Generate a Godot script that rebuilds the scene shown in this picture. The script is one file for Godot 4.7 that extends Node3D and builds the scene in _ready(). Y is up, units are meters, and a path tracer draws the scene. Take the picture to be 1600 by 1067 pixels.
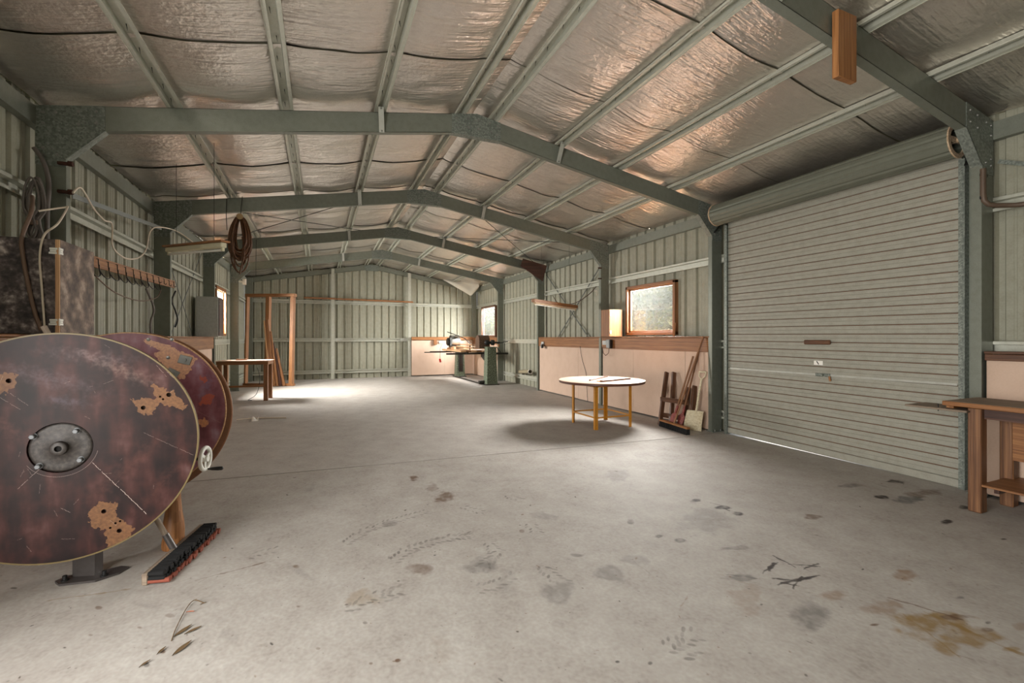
extends Node3D
# A steel-framed shed, built in room coordinates: x across the shed, y up, z down its length; the mesh builder turns z into Godot's -z.

const XL := -2.2        # outer face of the posts on the hook-rail side
const XR := 5.578       # outer face of the posts on the roller-door side
const XC := 1.689       # ridge line
const HW := 3.889
const CD := 0.197       # depth of a post
const YT := 3.355       # top of a rafter over the post
const SL := 0.1739      # roof slope
const RD := 0.2155      # depth of a rafter
const FZ := [2.057, 5.045, 7.949, 10.909, 13.879]
const ZE := 16.767      # corrugated end wall
const ZN := -0.93       # open end behind the camera
const WALL_GAP := 0.062
const PURLINS := [0.2, 1.1, 2.0, 2.92]

var M := {}
var used := {}
var rng := RandomNumberGenerator.new()

func _ready():
	rng.seed = 20240611
	make_camera_and_light()
	make_materials()
	print("materials ", Time.get_ticks_msec())
	build_floor()
	build_ceiling()
	build_walls()
	build_frames()
	build_windows()
	build_roller_door()
	print("shell ", Time.get_ticks_msec())
	build_outside()
	build_reel()
	build_floor_broom()
	build_dark_cabinet()
	build_hook_rail()
	build_hose_coil()
	build_lamps()
	build_round_table()
	build_workbench()
	build_leaning_tools()
	build_sander()
	build_far_corner()
	build_wall_fittings()
	build_cables()
	build_floor_litter()
	print("done ", Time.get_ticks_msec())

func make_camera_and_light():
	var cam := Camera3D.new()
	cam.name = "camera"
	cam.position = Vector3(0, 1.4, 0)
	cam.rotation = Vector3(0, -0.4009, 0)
	cam.projection = Camera3D.PROJECTION_FRUSTUM
	cam.near = 0.05
	cam.far = 300.0
	cam.size = 2.0 * 0.05 * 533.5 / 705.787
	cam.frustum_offset = Vector2(0, -0.05 * 5.02 / 705.787)
	cam.current = true
	add_child(cam)
	var sky_m := ProceduralSkyMaterial.new()
	sky_m.sky_top_color = Color(0.86, 0.90, 0.96)
	sky_m.sky_horizon_color = Color(0.95, 0.95, 0.95)
	sky_m.ground_bottom_color = Color(0.32, 0.33, 0.26)
	sky_m.ground_horizon_color = Color(0.55, 0.56, 0.50)
	sky_m.sky_energy_multiplier = 1.0
	var sky := Sky.new()
	sky.sky_material = sky_m
	var env := Environment.new()
	env.background_mode = Environment.BG_SKY
	env.sky = sky
	env.background_energy_multiplier = SKY_ENERGY
	env.tonemap_mode = Environment.TONE_MAPPER_LINEAR
	env.tonemap_exposure = EXPOSURE
	env.sdfgi_enabled = true
	env.ssao_enabled = true
	env.ssil_enabled = true
	var we := WorldEnvironment.new()
	we.name = "environment"
	we.environment = env
	add_child(we)
	# overcast daylight entering through the open side doorway; added area lights outside and above each window imitate bright sky
	daylight("doorway_daylight", Vector3(XL - 0.12, 1.35, 0.65), Vector3(1, -0.10, 0.15), Vector2(2.4, 2.5), 2.1)
	daylight("added_window_sky_table", Vector3(XR + 0.6, 2.50, 7.25), Vector3(-1, -0.5, -0.12), Vector2(1.7, 1.1), 30.0)
	daylight("added_window_sky_machine", Vector3(XR + 0.6, 2.45, 15.4), Vector3(-1, -0.4, -0.1), Vector2(1.7, 1.2), 21.0)
	daylight("added_window_sky_panel", Vector3(XL - 0.6, 2.50, 12.7), Vector3(1, -0.4, 0), Vector2(1.4, 1.2), 46.0)

const SKY_ENERGY := 1.05
const EXPOSURE := 2.45

func daylight(called: String, at: Vector3, towards: Vector3, size: Vector2, energy: float):
	var l := AreaLight3D.new()
	l.name = called
	l.area_size = size
	l.area_normalize_energy = false
	l.light_energy = energy
	l.light_color = Color(1.0, 0.985, 0.965)
	l.area_range = 40.0
	l.shadow_enabled = true
	l.position = Vector3(at.x, at.y, -at.z)
	var d := Vector3(towards.x, towards.y, -towards.z).normalized()
	l.basis = Basis.looking_at(d, Vector3.UP)
	add_child(l)

# ---------------------------------------------------------------- mesh builder

class MB:
	var o := Vector3.ZERO
	var p := PackedVector3Array()
	var n := PackedVector3Array()
	var u := PackedVector2Array()
	var shift := 0.0
	func _init(origin := Vector3.ZERO, first := 0.0):
		o = origin
		shift = first
	func g(a: Vector3) -> Vector3:
		return Vector3(a.x - o.x, a.y - o.y, o.z - a.z)
	func tri(a: Vector3, b: Vector3, c: Vector3, ua := Vector2.ZERO, ub := Vector2.ZERO, uc := Vector2.ZERO):
		var A := g(a)
		var B := g(b)
		var C := g(c)
		var nn := (C - A).cross(B - A)
		if nn.length_squared() < 1e-16:
			return
		nn = nn.normalized()
		p.append(A); p.append(B); p.append(C)
		n.append(nn); n.append(nn); n.append(nn)
		u.append(ua); u.append(ub); u.append(uc)
	func stri(a: Vector3, b: Vector3, c: Vector3, na: Vector3, nb: Vector3, nc: Vector3, ua: Vector2, ub: Vector2, uc: Vector2):
		var A := g(a)
		var B := g(b)
		var C := g(c)
		var f := (C - A).cross(B - A)
		if f.length_squared() < 1e-16:
			return
		var NA := Vector3(na.x, na.y, -na.z)
		var NB := Vector3(nb.x, nb.y, -nb.z)
		var NC := Vector3(nc.x, nc.y, -nc.z)
		if f.dot(NA + NB + NC) >= 0.0:
			p.append(A); p.append(B); p.append(C)
			n.append(NA); n.append(NB); n.append(NC)
			u.append(ua); u.append(ub); u.append(uc)
		else:
			p.append(A); p.append(C); p.append(B)
			n.append(NA); n.append(NC); n.append(NB)
			u.append(ua); u.append(uc); u.append(ub)
	func quad(a: Vector3, b: Vector3, c: Vector3, d: Vector3):
		var w := (b - a).length()
		var h := (d - a).length()
		var s := Vector2(shift, shift * 0.61)
		tri(a, b, c, s, s + Vector2(w, 0), s + Vector2(w, h))
		tri(a, c, d, s, s + Vector2(w, h), s + Vector2(0, h))
	func box(c: Vector3, s: Vector3, b := Basis.IDENTITY, bev := 0.0):
		var h := s * 0.5
		var L := s.max_axis_index()
		shift += 0.377
		for ax in 3:
			var i: int = (ax + 1) % 3
			var j: int = (ax + 2) % 3
			for sg in [-1.0, 1.0]:
				var q: Array[Vector3] = []
				var w: Array[Vector2] = []
				for t in [[-1.0, -1.0], [1.0, -1.0], [1.0, 1.0], [-1.0, 1.0]]:
					var l := Vector3.ZERO
					l[ax] = sg * h[ax]
					l[i] = t[0] * (h[i] - bev)
					l[j] = t[1] * (h[j] - bev)
					var uv := Vector2(l[i] * 0.15, l[j])
					if ax != L:
						uv = Vector2(l[L], l[i if j == L else j])
					w.append(uv + Vector2(shift, shift * 0.61 + 0.13 * ax))
					q.append(c + b * l)
				tri(q[0], q[1], q[2], w[0], w[1], w[2])
				tri(q[0], q[2], q[3], w[0], w[2], w[3])
		if bev <= 0.0:
			return
		for k in 3:
			var i: int = (k + 1) % 3
			var j: int = (k + 2) % 3
			for si in [-1.0, 1.0]:
				for sj in [-1.0, 1.0]:
					var q: Array[Vector3] = []
					for t in [[1, -1.0], [1, 1.0], [0, 1.0], [0, -1.0]]:
						var l := Vector3.ZERO
						l[k] = t[1] * (h[k] - bev)
						l[i] = si * (h[i] - (0.0 if t[0] == 1 else bev))
						l[j] = sj * (h[j] - (bev if t[0] == 1 else 0.0))
						q.append(c + b * l)
					quad(q[0], q[1], q[2], q[3])
		for sx in [-1.0, 1.0]:
			for sy in [-1.0, 1.0]:
				for sz in [-1.0, 1.0]:
					var e := Vector3(sx, sy, sz)
					var q: Array[Vector3] = []
					for k in 3:
						var l := Vector3.ZERO
						for m in 3:
							l[m] = e[m] * (h[m] - (0.0 if m == k else bev))
						q.append(c + b * l)
					tri(q[0], q[1], q[2])
	# a bar from a to b: wide across `side`, high along `up`
	func bar(a: Vector3, b: Vector3, wide: float, high: float, up := Vector3.UP, bev := 0.0):
		var d := (b - a)
		var zz := d.normalized()
		var xx := up.cross(zz).normalized()
		if xx.length() < 0.5:
			xx = Vector3.RIGHT
		var yy := zz.cross(xx).normalized()
		box((a + b) * 0.5, Vector3(wide, high, d.length()), Basis(xx, yy, zz), bev)
	func ring(axis: Vector3) -> Array:
		var e := axis.cross(Vector3.UP)
		if e.length() < 0.1:
			e = axis.cross(Vector3.RIGHT)
		e = e.normalized()
		return [e, axis.cross(e).normalized()]
	func cyl(a: Vector3, b: Vector3, r0: float, r1 := -1.0, seg := 16, caps := true):
		if r1 < 0.0:
			r1 = r0
		lathe(a, (b - a).normalized(), [Vector2(r0, 0), Vector2(r1, (b - a).length())], seg, caps)
	# profile points: x is the radius, y the distance along the axis
	func lathe(at: Vector3, axis: Vector3, prof: Array, seg := 24, caps := true, sharp := false):
		var f := ring(axis)
		var e0: Vector3 = f[0]
		var e1: Vector3 = f[1]
		shift += 0.291
		for k in prof.size() - 1:
			var A: Vector2 = prof[k]
			var B: Vector2 = prof[k + 1]
			var t := (B - A).normalized()
			var na := Vector2(t.y, -t.x)
			var nb := na
			if not sharp:
				if k > 0:
					var t0: Vector2 = ((A - prof[k - 1]) as Vector2).normalized()
					if t0.dot(t) > 0.5:
						var m := (t0 + t).normalized()
						na = Vector2(m.y, -m.x)
				if k < prof.size() - 2:
					var t1: Vector2 = ((prof[k + 2] - B) as Vector2).normalized()
					if t1.dot(t) > 0.5:
						var m := (t1 + t).normalized()
						nb = Vector2(m.y, -m.x)
			for i in seg:
				var x0 := TAU * i / seg
				var x1 := TAU * (i + 1) / seg
				var d0 := e0 * cos(x0) + e1 * sin(x0)
				var d1 := e0 * cos(x1) + e1 * sin(x1)
				var p00 := at + axis * A.y + d0 * A.x
				var p01 := at + axis * A.y + d1 * A.x
				var p10 := at + axis * B.y + d0 * B.x
				var p11 := at + axis * B.y + d1 * B.x
				var n00 := (d0 * na.x + axis * na.y).normalized()
				var n01 := (d1 * na.x + axis * na.y).normalized()
				var n10 := (d0 * nb.x + axis * nb.y).normalized()
				var n11 := (d1 * nb.x + axis * nb.y).normalized()
				var s := Vector2(shift, shift)
				var c := TAU * maxf(A.x, B.x) / seg
				var u00 := s + Vector2(A.y, c * i)
				var u01 := s + Vector2(A.y, c * (i + 1))
				var u10 := s + Vector2(B.y, c * i)
				var u11 := s + Vector2(B.y, c * (i + 1))
				stri(p00, p01, p11, n00, n01, n11, u00, u01, u11)
				stri(p00, p11, p10, n00, n11, n10, u00, u11, u10)
		if caps:
			for e in [0, prof.size() - 1]:
				var A: Vector2 = prof[e]
				if A.x < 1e-5:
					continue
				var c := at + axis * A.y
				for i in seg:
					var x0 := TAU * i / seg
					var x1 := TAU * (i + 1) / seg
					var q0 := Vector2(cos(x0), sin(x0)) * A.x
					var q1 := Vector2(cos(x1), sin(x1)) * A.x
					tri(c, c + e0 * q0.x + e1 * q0.y, c + e0 * q1.x + e1 * q1.y, Vector2(shift, shift), q0 + Vector2(shift, shift), q1 + Vector2(shift, shift))
	func tube(pts: Array, r: float, seg := 8, closed := false):
		var cnt := pts.size()
		var ring_prev: Array[Vector3] = []
		var first: Array[Vector3] = []
		var side := Vector3.ZERO
		var run := shift
		shift += 0.3
		var last := cnt + (1 if closed else 0)
		for k in last:
			var i := k % cnt
			var a: Vector3 = pts[(i - 1 + cnt) % cnt] if closed else pts[maxi(i - 1, 0)]
			var b: Vector3 = pts[(i + 1) % cnt] if closed else pts[mini(i + 1, cnt - 1)]
			var t := (b - a).normalized()
			if k == 0:
				side = ring(t)[0]
			side = (side - t * side.dot(t)).normalized()
			var other := t.cross(side)
			var cur: Array[Vector3] = []
			for s in seg:
				var x := TAU * s / seg
				cur.append(side * cos(x) + other * sin(x))
			if k > 0:
				var c0: Vector3 = pts[(k - 1) % cnt]
				var c1: Vector3 = pts[i]
				var step := (c1 - c0).length()
				for s in seg:
					var s1 := (s + 1) % seg
					var v0 := float(s) / seg * TAU * r
					var v1 := float(s + 1) / seg * TAU * r
					stri(c0 + ring_prev[s] * r, c0 + ring_prev[s1] * r, c1 + cur[s1] * r, ring_prev[s], ring_prev[s1], cur[s1], Vector2(run, v0), Vector2(run, v1), Vector2(run + step, v1))
					stri(c0 + ring_prev[s] * r, c1 + cur[s1] * r, c1 + cur[s] * r, ring_prev[s], cur[s1], cur[s], Vector2(run, v0), Vector2(run + step, v1), Vector2(run + step, v0))
				run += step
			else:
				first = cur
			ring_prev = cur
		if not closed:
			for e in [0, cnt - 1]:
				var c: Vector3 = pts[e]
				var rr := first if e == 0 else ring_prev
				for s in seg:
					tri(c, c + rr[s] * r, c + rr[(s + 1) % seg] * r)
	# a flat polygon pushed along ext
	func prism(pts: Array, ext: Vector3, sides := true):
		var nn := Vector3.ZERO
		for i in pts.size():
			var a: Vector3 = pts[i]
			var b: Vector3 = pts[(i + 1) % pts.size()]
			nn += a.cross(b)
		var drop := nn.abs().max_axis_index()
		var ax: int = (drop + 1) % 3
		var ay: int = (drop + 2) % 3
		var flat := PackedVector2Array()
		for q in pts:
			flat.append(Vector2(q[ax], q[ay]))
		var ids := Geometry2D.triangulate_polygon(flat)
		shift += 0.217
		var s := Vector2(shift, shift * 0.7)
		for k in range(0, ids.size(), 3):
			var a: Vector3 = pts[ids[k]]
			var b: Vector3 = pts[ids[k + 1]]
			var c: Vector3 = pts[ids[k + 2]]
			tri(a, b, c, flat[ids[k]] + s, flat[ids[k + 1]] + s, flat[ids[k + 2]] + s)
			if ext != Vector3.ZERO:
				tri(a + ext, b + ext, c + ext, flat[ids[k]] + s, flat[ids[k + 1]] + s, flat[ids[k + 2]] + s)
		if sides and ext != Vector3.ZERO:
			for i in pts.size():
				var a: Vector3 = pts[i]
				var b: Vector3 = pts[(i + 1) % pts.size()]
				quad(a, b, b + ext, a + ext)
	# an open profile pushed along ext: sheet metal
	func strip(pts: Array, ext: Vector3):
		var run := shift
		var l := ext.length()
		for i in pts.size() - 1:
			var a: Vector3 = pts[i]
			var b: Vector3 = pts[i + 1]
			var w := (b - a).length()
			tri(a, b, b + ext, Vector2(0, run), Vector2(0, run + w), Vector2(l, run + w))
			tri(a, b + ext, a + ext, Vector2(0, run), Vector2(l, run + w), Vector2(l, run))
			run += w
	# a smooth sheet: f(i, j) gives the point
	func sheet(nu: int, nv: int, f: Callable, uvs := Vector2.ONE, uvo := Vector2.ZERO):
		var pts: Array[Vector3] = []
		for j in nv + 1:
			for i in nu + 1:
				pts.append(f.call(float(i) / nu, float(j) / nv))
		var nor: Array[Vector3] = []
		var w := nu + 1
		for j in nv + 1:
			for i in nu + 1:
				var du: Vector3 = pts[j * w + mini(i + 1, nu)] - pts[j * w + maxi(i - 1, 0)]
				var dv: Vector3 = pts[mini(j + 1, nv) * w + i] - pts[maxi(j - 1, 0) * w + i]
				nor.append(du.cross(dv).normalized())
		for j in nv:
			for i in nu:
				var a := j * w + i
				var b := a + 1
				var c := a + w + 1
				var d := a + w
				var ua := uvo + Vector2(float(i) / nu, float(j) / nv) * uvs
				var ub := uvo + Vector2(float(i + 1) / nu, float(j) / nv) * uvs
				var uc := uvo + Vector2(float(i + 1) / nu, float(j + 1) / nv) * uvs
				var ud := uvo + Vector2(float(i) / nu, float(j + 1) / nv) * uvs
				stri(pts[a], pts[b], pts[c], nor[a], nor[b], nor[c], ua, ub, uc)
				stri(pts[a], pts[c], pts[d], nor[a], nor[c], nor[d], ua, uc, ud)
	func mesh() -> ArrayMesh:
		var arr := []
		arr.resize(Mesh.ARRAY_MAX)
		arr[Mesh.ARRAY_VERTEX] = p
		arr[Mesh.ARRAY_NORMAL] = n
		arr[Mesh.ARRAY_TEX_UV] = u
		var m := ArrayMesh.new()
		m.add_surface_from_arrays(Mesh.PRIMITIVE_TRIANGLES, arr)
		return m

# ---------------------------------------------------------------- things, parts, labels

func numbered(parent: Node, called: String) -> String:
	var key := str(parent.get_instance_id()) + "/" + called
	var k: int = used.get(key, 0)
	used[key] = k + 1
	return called if k == 0 else "%s_%03d" % [called, k]

func tag(o: Node, label := "", category := "", group := "", kind := ""):
	if label: o.set_meta("label", label)
	if category: o.set_meta("category", category)
	if group: o.set_meta("group", group)
	if kind: o.set_meta("kind", kind)

func thing(called: String, at: Vector3, label: String, category: String, group := "") -> Node3D:
	var t := Node3D.new()
	t.name = numbered(self, called)
	t.position = Vector3(at.x, at.y, -at.z)
	add_child(t)
	tag(t, label, category, group)
	return t

func setting(called: String) -> Node3D:
	var t := Node3D.new()
	t.name = numbered(self, called)
	add_child(t)
	tag(t, "", "", "", "structure")
	return t

func origin(t: Node) -> Vector3:
	var s := Vector3.ZERO
	var k := t
	while k is Node3D and k != self:
		s += (k as Node3D).position
		k = k.get_parent()
	return Vector3(s.x, s.y, -s.z)

func mb(t: Node) -> MB:
	return MB.new(origin(t), rng.randf() * 3.0)

func part(t: Node, called: String, b: MB, m: Material, label := "") -> MeshInstance3D:
	return part_mesh(t, called, b.mesh(), m, label)

func part_mesh(t: Node, called: String, mesh: Mesh, m: Material, label := "") -> MeshInstance3D:
	var o := MeshInstance3D.new()
	o.name = numbered(t, called)
	o.mesh = mesh
	o.material_override = m
	o.cast_shadow = GeometryInstance3D.SHADOW_CASTING_SETTING_ON
	t.add_child(o, true)
	if label: o.set_meta("label", label)
	return o

func copy(o: Node3D, at: Vector3) -> Node3D:
	var base := String(o.name)
	var c: Node3D = o.duplicate()
	c.name = numbered(self, base)
	add_child(c)
	c.position = Vector3(at.x, at.y, -at.z)
	return c

func roof_y(x: float) -> float:
	return YT + SL * (HW - absf(x - XC))

# ---------------------------------------------------------------- textures and materials

func noise_bytes(w: int, h: int, freq: float, sd: int, octaves := 4, kind := FastNoiseLite.TYPE_SIMPLEX_SMOOTH, grow := Vector2i.ZERO) -> PackedByteArray:
	var nz := FastNoiseLite.new()
	nz.seed = sd
	nz.noise_type = kind
	nz.frequency = freq
	nz.fractal_octaves = octaves
	if kind == FastNoiseLite.TYPE_CELLULAR:
		nz.cellular_return_type = FastNoiseLite.RETURN_CELL_VALUE
		nz.fractal_type = FastNoiseLite.FRACTAL_NONE
	var im := nz.get_seamless_image(w, h)
	if grow != Vector2i.ZERO:
		im.resize(grow.x, grow.y, Image.INTERPOLATE_CUBIC)
	im.convert(Image.FORMAT_L8)
	return im.get_data()

func blend(parts: Array) -> PackedByteArray:
	var first: PackedByteArray = parts[0][0]
	var size := first.size()
	var out := PackedByteArray()
	out.resize(size)
	var a: PackedByteArray = parts[0][0]
	var wa: float = parts[0][1]
	var b: PackedByteArray = parts[1][0]
	var wb: float = parts[1][1]
	if parts.size() == 2:
		for i in size:
			out[i] = clampi(int(128.0 + (a[i] - 128) * wa + (b[i] - 128) * wb), 0, 255)
		return out
	var c: PackedByteArray = parts[2][0]
	var wc: float = parts[2][1]
	for i in size:
		out[i] = clampi(int(128.0 + (a[i] - 128) * wa + (b[i] - 128) * wb + (c[i] - 128) * wc), 0, 255)
	return out

func ramp(src: PackedByteArray, w: int, h: int, stops: Array) -> ImageTexture:
	var gr := Gradient.new()
	var offs := PackedFloat32Array()
	var cols := PackedColorArray()
	for s in stops:
		offs.append(s[0])
		cols.append(Color8(s[1], s[2], s[3]))
	gr.offsets = offs
	gr.colors = cols
	var lut := PackedByteArray()
	for i in 256:
		var c := gr.sample(i / 255.0)
		lut.append(c.r8)
		lut.append(c.g8)
		lut.append(c.b8)
	var out := PackedByteArray()
	out.resize(src.size() * 3)
	var k := 0
	for v in src:
		var q: int = v * 3
		out[k] = lut[q]
		out[k + 1] = lut[q + 1]
		out[k + 2] = lut[q + 2]
		k += 3
	return ImageTexture.create_from_image(Image.create_from_data(w, h, false, Image.FORMAT_RGB8, out))

func grey(src: PackedByteArray, w: int, h: int) -> ImageTexture:
	return ImageTexture.create_from_image(Image.create_from_data(w, h, false, Image.FORMAT_L8, src))

func mat(called: String, col: Color, rough: float, metal := 0.0, tex: Texture2D = null, scale := 1.0, tri := true) -> StandardMaterial3D:
	var m := StandardMaterial3D.new()
	m.resource_name = called
	m.albedo_color = col
	m.roughness = rough
	m.metallic = metal
	m.cull_mode = BaseMaterial3D.CULL_DISABLED
	if tex:
		m.albedo_texture = tex
		m.uv1_scale = Vector3(scale, scale, scale)
		m.uv1_triplanar = tri
		m.uv1_world_triplanar = tri
	M[called] = m
	return m

func relief(m: StandardMaterial3D, tex: Texture2D, cm: float):
	m.heightmap_enabled = true
	m.heightmap_texture = tex
	m.heightmap_scale = cm

func make_materials():
	var S := 512
	var fine := noise_bytes(S, S, 0.06, 11, 4)
	var coarse := noise_bytes(S, S, 0.012, 12, 5)
	var mid := noise_bytes(S, S, 0.025, 13, 5)
	var speck := noise_bytes(S, S, 0.16, 14, 2)
	# grain runs along u
	var long_fine := noise_bytes(48, S, 0.05, 15, 4, FastNoiseLite.TYPE_SIMPLEX_SMOOTH, Vector2i(S, S))
	var long_wide := noise_bytes(24, S, 0.018, 16, 4, FastNoiseLite.TYPE_SIMPLEX_SMOOTH, Vector2i(S, S))
	var spangle := noise_bytes(S, S, 0.045, 17, 1, FastNoiseLite.TYPE_CELLULAR)
	var wood := blend([[long_fine, 0.5], [long_wide, 0.6], [speck, 0.10]])
	var wood_relief := grey(long_fine, S, S)

	# concrete
	var conc := blend([[coarse, 0.42], [fine, 0.28], [speck, 0.35]])
	var m := mat("concrete", Color.WHITE, 0.74, 0.0, ramp(conc, S, S, [[0.0, 134, 126, 118], [0.35, 157, 151, 144], [0.6, 166, 161, 154], [1.0, 181, 177, 171]]), 0.42)
	m.metallic_specular = 0.36
	relief(m, grey(blend([[fine, 0.5], [speck, 0.6]]), S, S), 0.12)
	m = mat("concrete_far", Color.WHITE, 0.68, 0.0, M.concrete.albedo_texture, 0.42)
	relief(m, M.concrete.heightmap_texture, 0.1)
	mat("joint", Color(0.16, 0.14, 0.12), 0.95)

	# painted and bare sheet steel
	var faint := blend([[mid, 0.35], [speck, 0.25]])
	var dirt := ramp(faint, S, S, [[0.0, 196, 192, 180], [0.5, 228, 227, 222], [1.0, 250, 250, 248]])
	mat("cladding", Color(0.65, 0.65, 0.59), 0.55, 0.0, dirt, 0.5)
	mat("outer_skin", Color(0.62, 0.60, 0.50), 0.6)
	m = mat("frame_steel", Color(0.535, 0.555, 0.52), 0.42, 0.35, dirt, 0.9)
	m = mat("purlin_steel", Color(0.82, 0.828, 0.79), 0.4, 0.35, dirt, 0.9)
	m = mat("brace_steel", Color(0.80, 0.81, 0.79), 0.42, 0.4, dirt, 0.9)
	var gal := ramp(blend([[spangle, 0.55], [speck, 0.35]]), S, S, [[0.0, 96, 99, 97], [0.4, 122, 126, 123], [0.7, 146, 150, 146], [1.0, 190, 193, 189]])
	mat("galvanised", Color(0.93, 0.95, 0.92), 0.45, 0.4, gal, 3.5)
	mat("bolt_steel", Color(0.56, 0.56, 0.54), 0.4, 0.6)
	mat("zinc_dull", Color(0.44, 0.45, 0.46), 0.5, 0.3)
	mat("dark_steel", Color(0.16, 0.16, 0.16), 0.45, 0.5)
	mat("strap_steel", Color(0.32, 0.33, 0.31), 0.5, 0.4)
	mat("rust", Color(0.34, 0.21, 0.15), 0.85, 0.1, ramp(blend([[mid, 0.8], [speck, 0.5]]), S, S, [[0.0, 120, 90, 70], [1.0, 255, 240, 225]]), 3.0)
	# foil under the roof sheets
	var wr := blend([[noise_bytes(40, S, 0.045, 21, 4, FastNoiseLite.TYPE_SIMPLEX_SMOOTH, Vector2i(S, S)), 0.6], [mid, 0.45], [fine, 0.22]])
	m = mat("foil", Color(0.93, 0.915, 0.90), 0.32, 0.92, ramp(faint, S, S, [[0.0, 225, 220, 215], [1.0, 255, 253, 250]]), 0.8, false)
	relief(m, grey(wr, S, S), 0.9)
	mat("foil_back", Color(0.78, 0.77, 0.72), 0.6)

	# roller door
	mat("door_slat", Color(0.67, 0.665, 0.625), 0.5, 0.0, dirt, 0.7)
	mat("door_drum", Color(0.46, 0.475, 0.43), 0.45, 0.1, dirt, 0.7)
	mat("rust_line", Color(0.40, 0.27, 0.19), 0.85)

	# linings and timber
	var pink := blend([[coarse, 0.35], [speck, 0.25]])
	mat("lining", Color(0.96, 0.96, 0.96), 0.7, 0.0, ramp(pink, S, S, [[0.0, 188, 160, 140], [0.45, 206, 178, 157], [1.0, 216, 190, 170]]), 0.55)
	wood_mat("timber_orange", wood, wood_relief, [[0.0, 100, 61, 31], [0.45, 142, 94, 52], [1.0, 176, 126, 78]], 0.5)
	wood_mat("timber_brown", wood, wood_relief, [[0.0, 94, 59, 34], [0.45, 136, 91, 54], [1.0, 168, 120, 76]], 0.5)
	wood_mat("timber_red", wood, wood_relief, [[0.0, 55, 33, 21], [0.45, 93, 60, 39], [1.0, 126, 88, 59]], 0.45)
	wood_mat("timber_dark", wood, wood_relief, [[0.0, 36, 20, 14], [0.45, 66, 38, 26], [1.0, 96, 62, 44]], 0.5)
	wood_mat("timber_pale", wood, wood_relief, [[0.0, 168, 122, 82], [0.45, 202, 158, 114], [1.0, 226, 190, 150]], 0.55)
	wood_mat("timber_leg", blend([[long_wide, 0.8], [long_fine, 0.45]]), wood_relief, [[0.0, 74, 47, 28], [0.4, 106, 70, 43], [0.6, 119, 81, 51], [1.0, 145, 103, 67]], 0.5)
	wood_mat("timber_grey", wood, wood_relief, [[0.0, 84, 70, 58], [0.45, 122, 106, 90], [1.0, 156, 142, 124]], 0.7)
	mat("laminate_pale", Color(0.93, 0.86, 0.81), 0.32, 0.0, ramp(pink, S, S, [[0.0, 214, 196, 184], [1.0, 248, 238, 230]]), 1.3)
	mat("table_edge", Color(0.42, 0.26, 0.18), 0.5, 0.0, ramp(wood, S, S, [[0.0, 190, 170, 160], [1.0, 255, 250, 245]]), 1.0)
	mat("yellow_paint", Color(0.80, 0.55, 0.16), 0.4, 0.0, ramp(faint, S, S, [[0.0, 190, 170, 150], [0.5, 240, 236, 226], [1.0, 255, 255, 255]]), 2.0)
	mat("white_board", Color(0.76, 0.77, 0.76), 0.5, 0.0, dirt, 1.4)
	mat("white_paint", Color(0.90, 0.90, 0.87), 0.45)
	mat("cream_lamp", Color(0.90, 0.88, 0.77), 0.45, 0.0, dirt, 1.4)
	mat("chalk_plaster", Color(0.86, 0.80, 0.72), 0.9, 0.0, ramp(blend([[mid, 0.9], [speck, 0.4]]), S, S, [[0.0, 150, 120, 92], [0.45, 225, 212, 196], [1.0, 250, 246, 238]]), 3.0)

	# the brown, mottled panel and its door
	var blotch := blend([[coarse, 0.9], [mid, 0.6], [fine, 0.7]])
	mat("mottled_panel", Color.WHITE, 0.6, 0.0, ramp(blotch, S, S, [[0.0, 40, 34, 34], [0.38, 74, 64, 63], [0.58, 102, 91, 88], [0.75, 134, 122, 118], [1.0, 190, 178, 172]]), 0.8)
	mat("brown_door", Color.WHITE, 0.6, 0.0, ramp(blend([[coarse, 1.2], [mid, 0.6], [speck, 0.2]]), S, S, [[0.0, 62, 48, 40], [0.45, 100, 82, 70], [0.7, 128, 108, 94], [1.0, 160, 142, 126]]), 0.9)

	# machine
	mat("machine_green", Color.WHITE, 0.55, 0.1, ramp(blend([[mid, 1.0], [speck, 0.5]]), S, S, [[0.0, 58, 58, 46], [0.45, 96, 106, 88], [0.75, 126, 138, 116], [1.0, 164, 170, 148]]), 1.6)
	mat("machine_dark", Color(0.20, 0.19, 0.17), 0.55, 0.2, dirt, 1.4)
	mat("machine_brown", Color.WHITE, 0.7, 0.0, ramp(blend([[mid, 1.0], [speck, 0.5]]), S, S, [[0.0, 50, 36, 28], [0.5, 92, 68, 52], [1.0, 130, 104, 84]]), 1.8)
	mat("paper_white", Color(0.92, 0.91, 0.88), 0.8)
	mat("red_plastic", Color(0.72, 0.12, 0.08), 0.45)
	mat("orange_bristle", Color(0.64, 0.37, 0.29), 0.85, 0.0, ramp(speck, S, S, [[0.0, 150, 120, 110], [1.0, 255, 245, 240]]), 6.0)
	mat("black_bristle", Color(0.035, 0.035, 0.037), 0.9)
	mat("black_plastic", Color(0.05, 0.05, 0.052), 0.4)
	mat("grey_plastic", Color(0.60, 0.62, 0.62), 0.45)
	mat("switch_grey", Color(0.74, 0.75, 0.74), 0.45)
	mat("shovel_white", Color.WHITE, 0.6, 0.0, ramp(blend([[mid, 0.8], [speck, 0.6]]), S, S, [[0.0, 150, 128, 92], [0.4, 208, 196, 164], [1.0, 232, 224, 200]]), 2.2)
	mat("old_red", Color.WHITE, 0.6, 0.0, ramp(blend([[mid, 1.0], [speck, 0.5]]), S, S, [[0.0, 70, 26, 22], [0.5, 134, 58, 50], [1.0, 170, 104, 92]]), 3.0)
	mat("hose_brown", Color(0.47, 0.31, 0.18), 0.42, 0.0, ramp(mid, S, S, [[0.0, 150, 140, 130], [1.0, 255, 250, 245]]), 4.0)
	mat("hose_tag", Color(0.66, 0.56, 0.40), 0.7)
	mat("cable_white", Color(0.84, 0.79, 0.72), 0.5)
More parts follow.
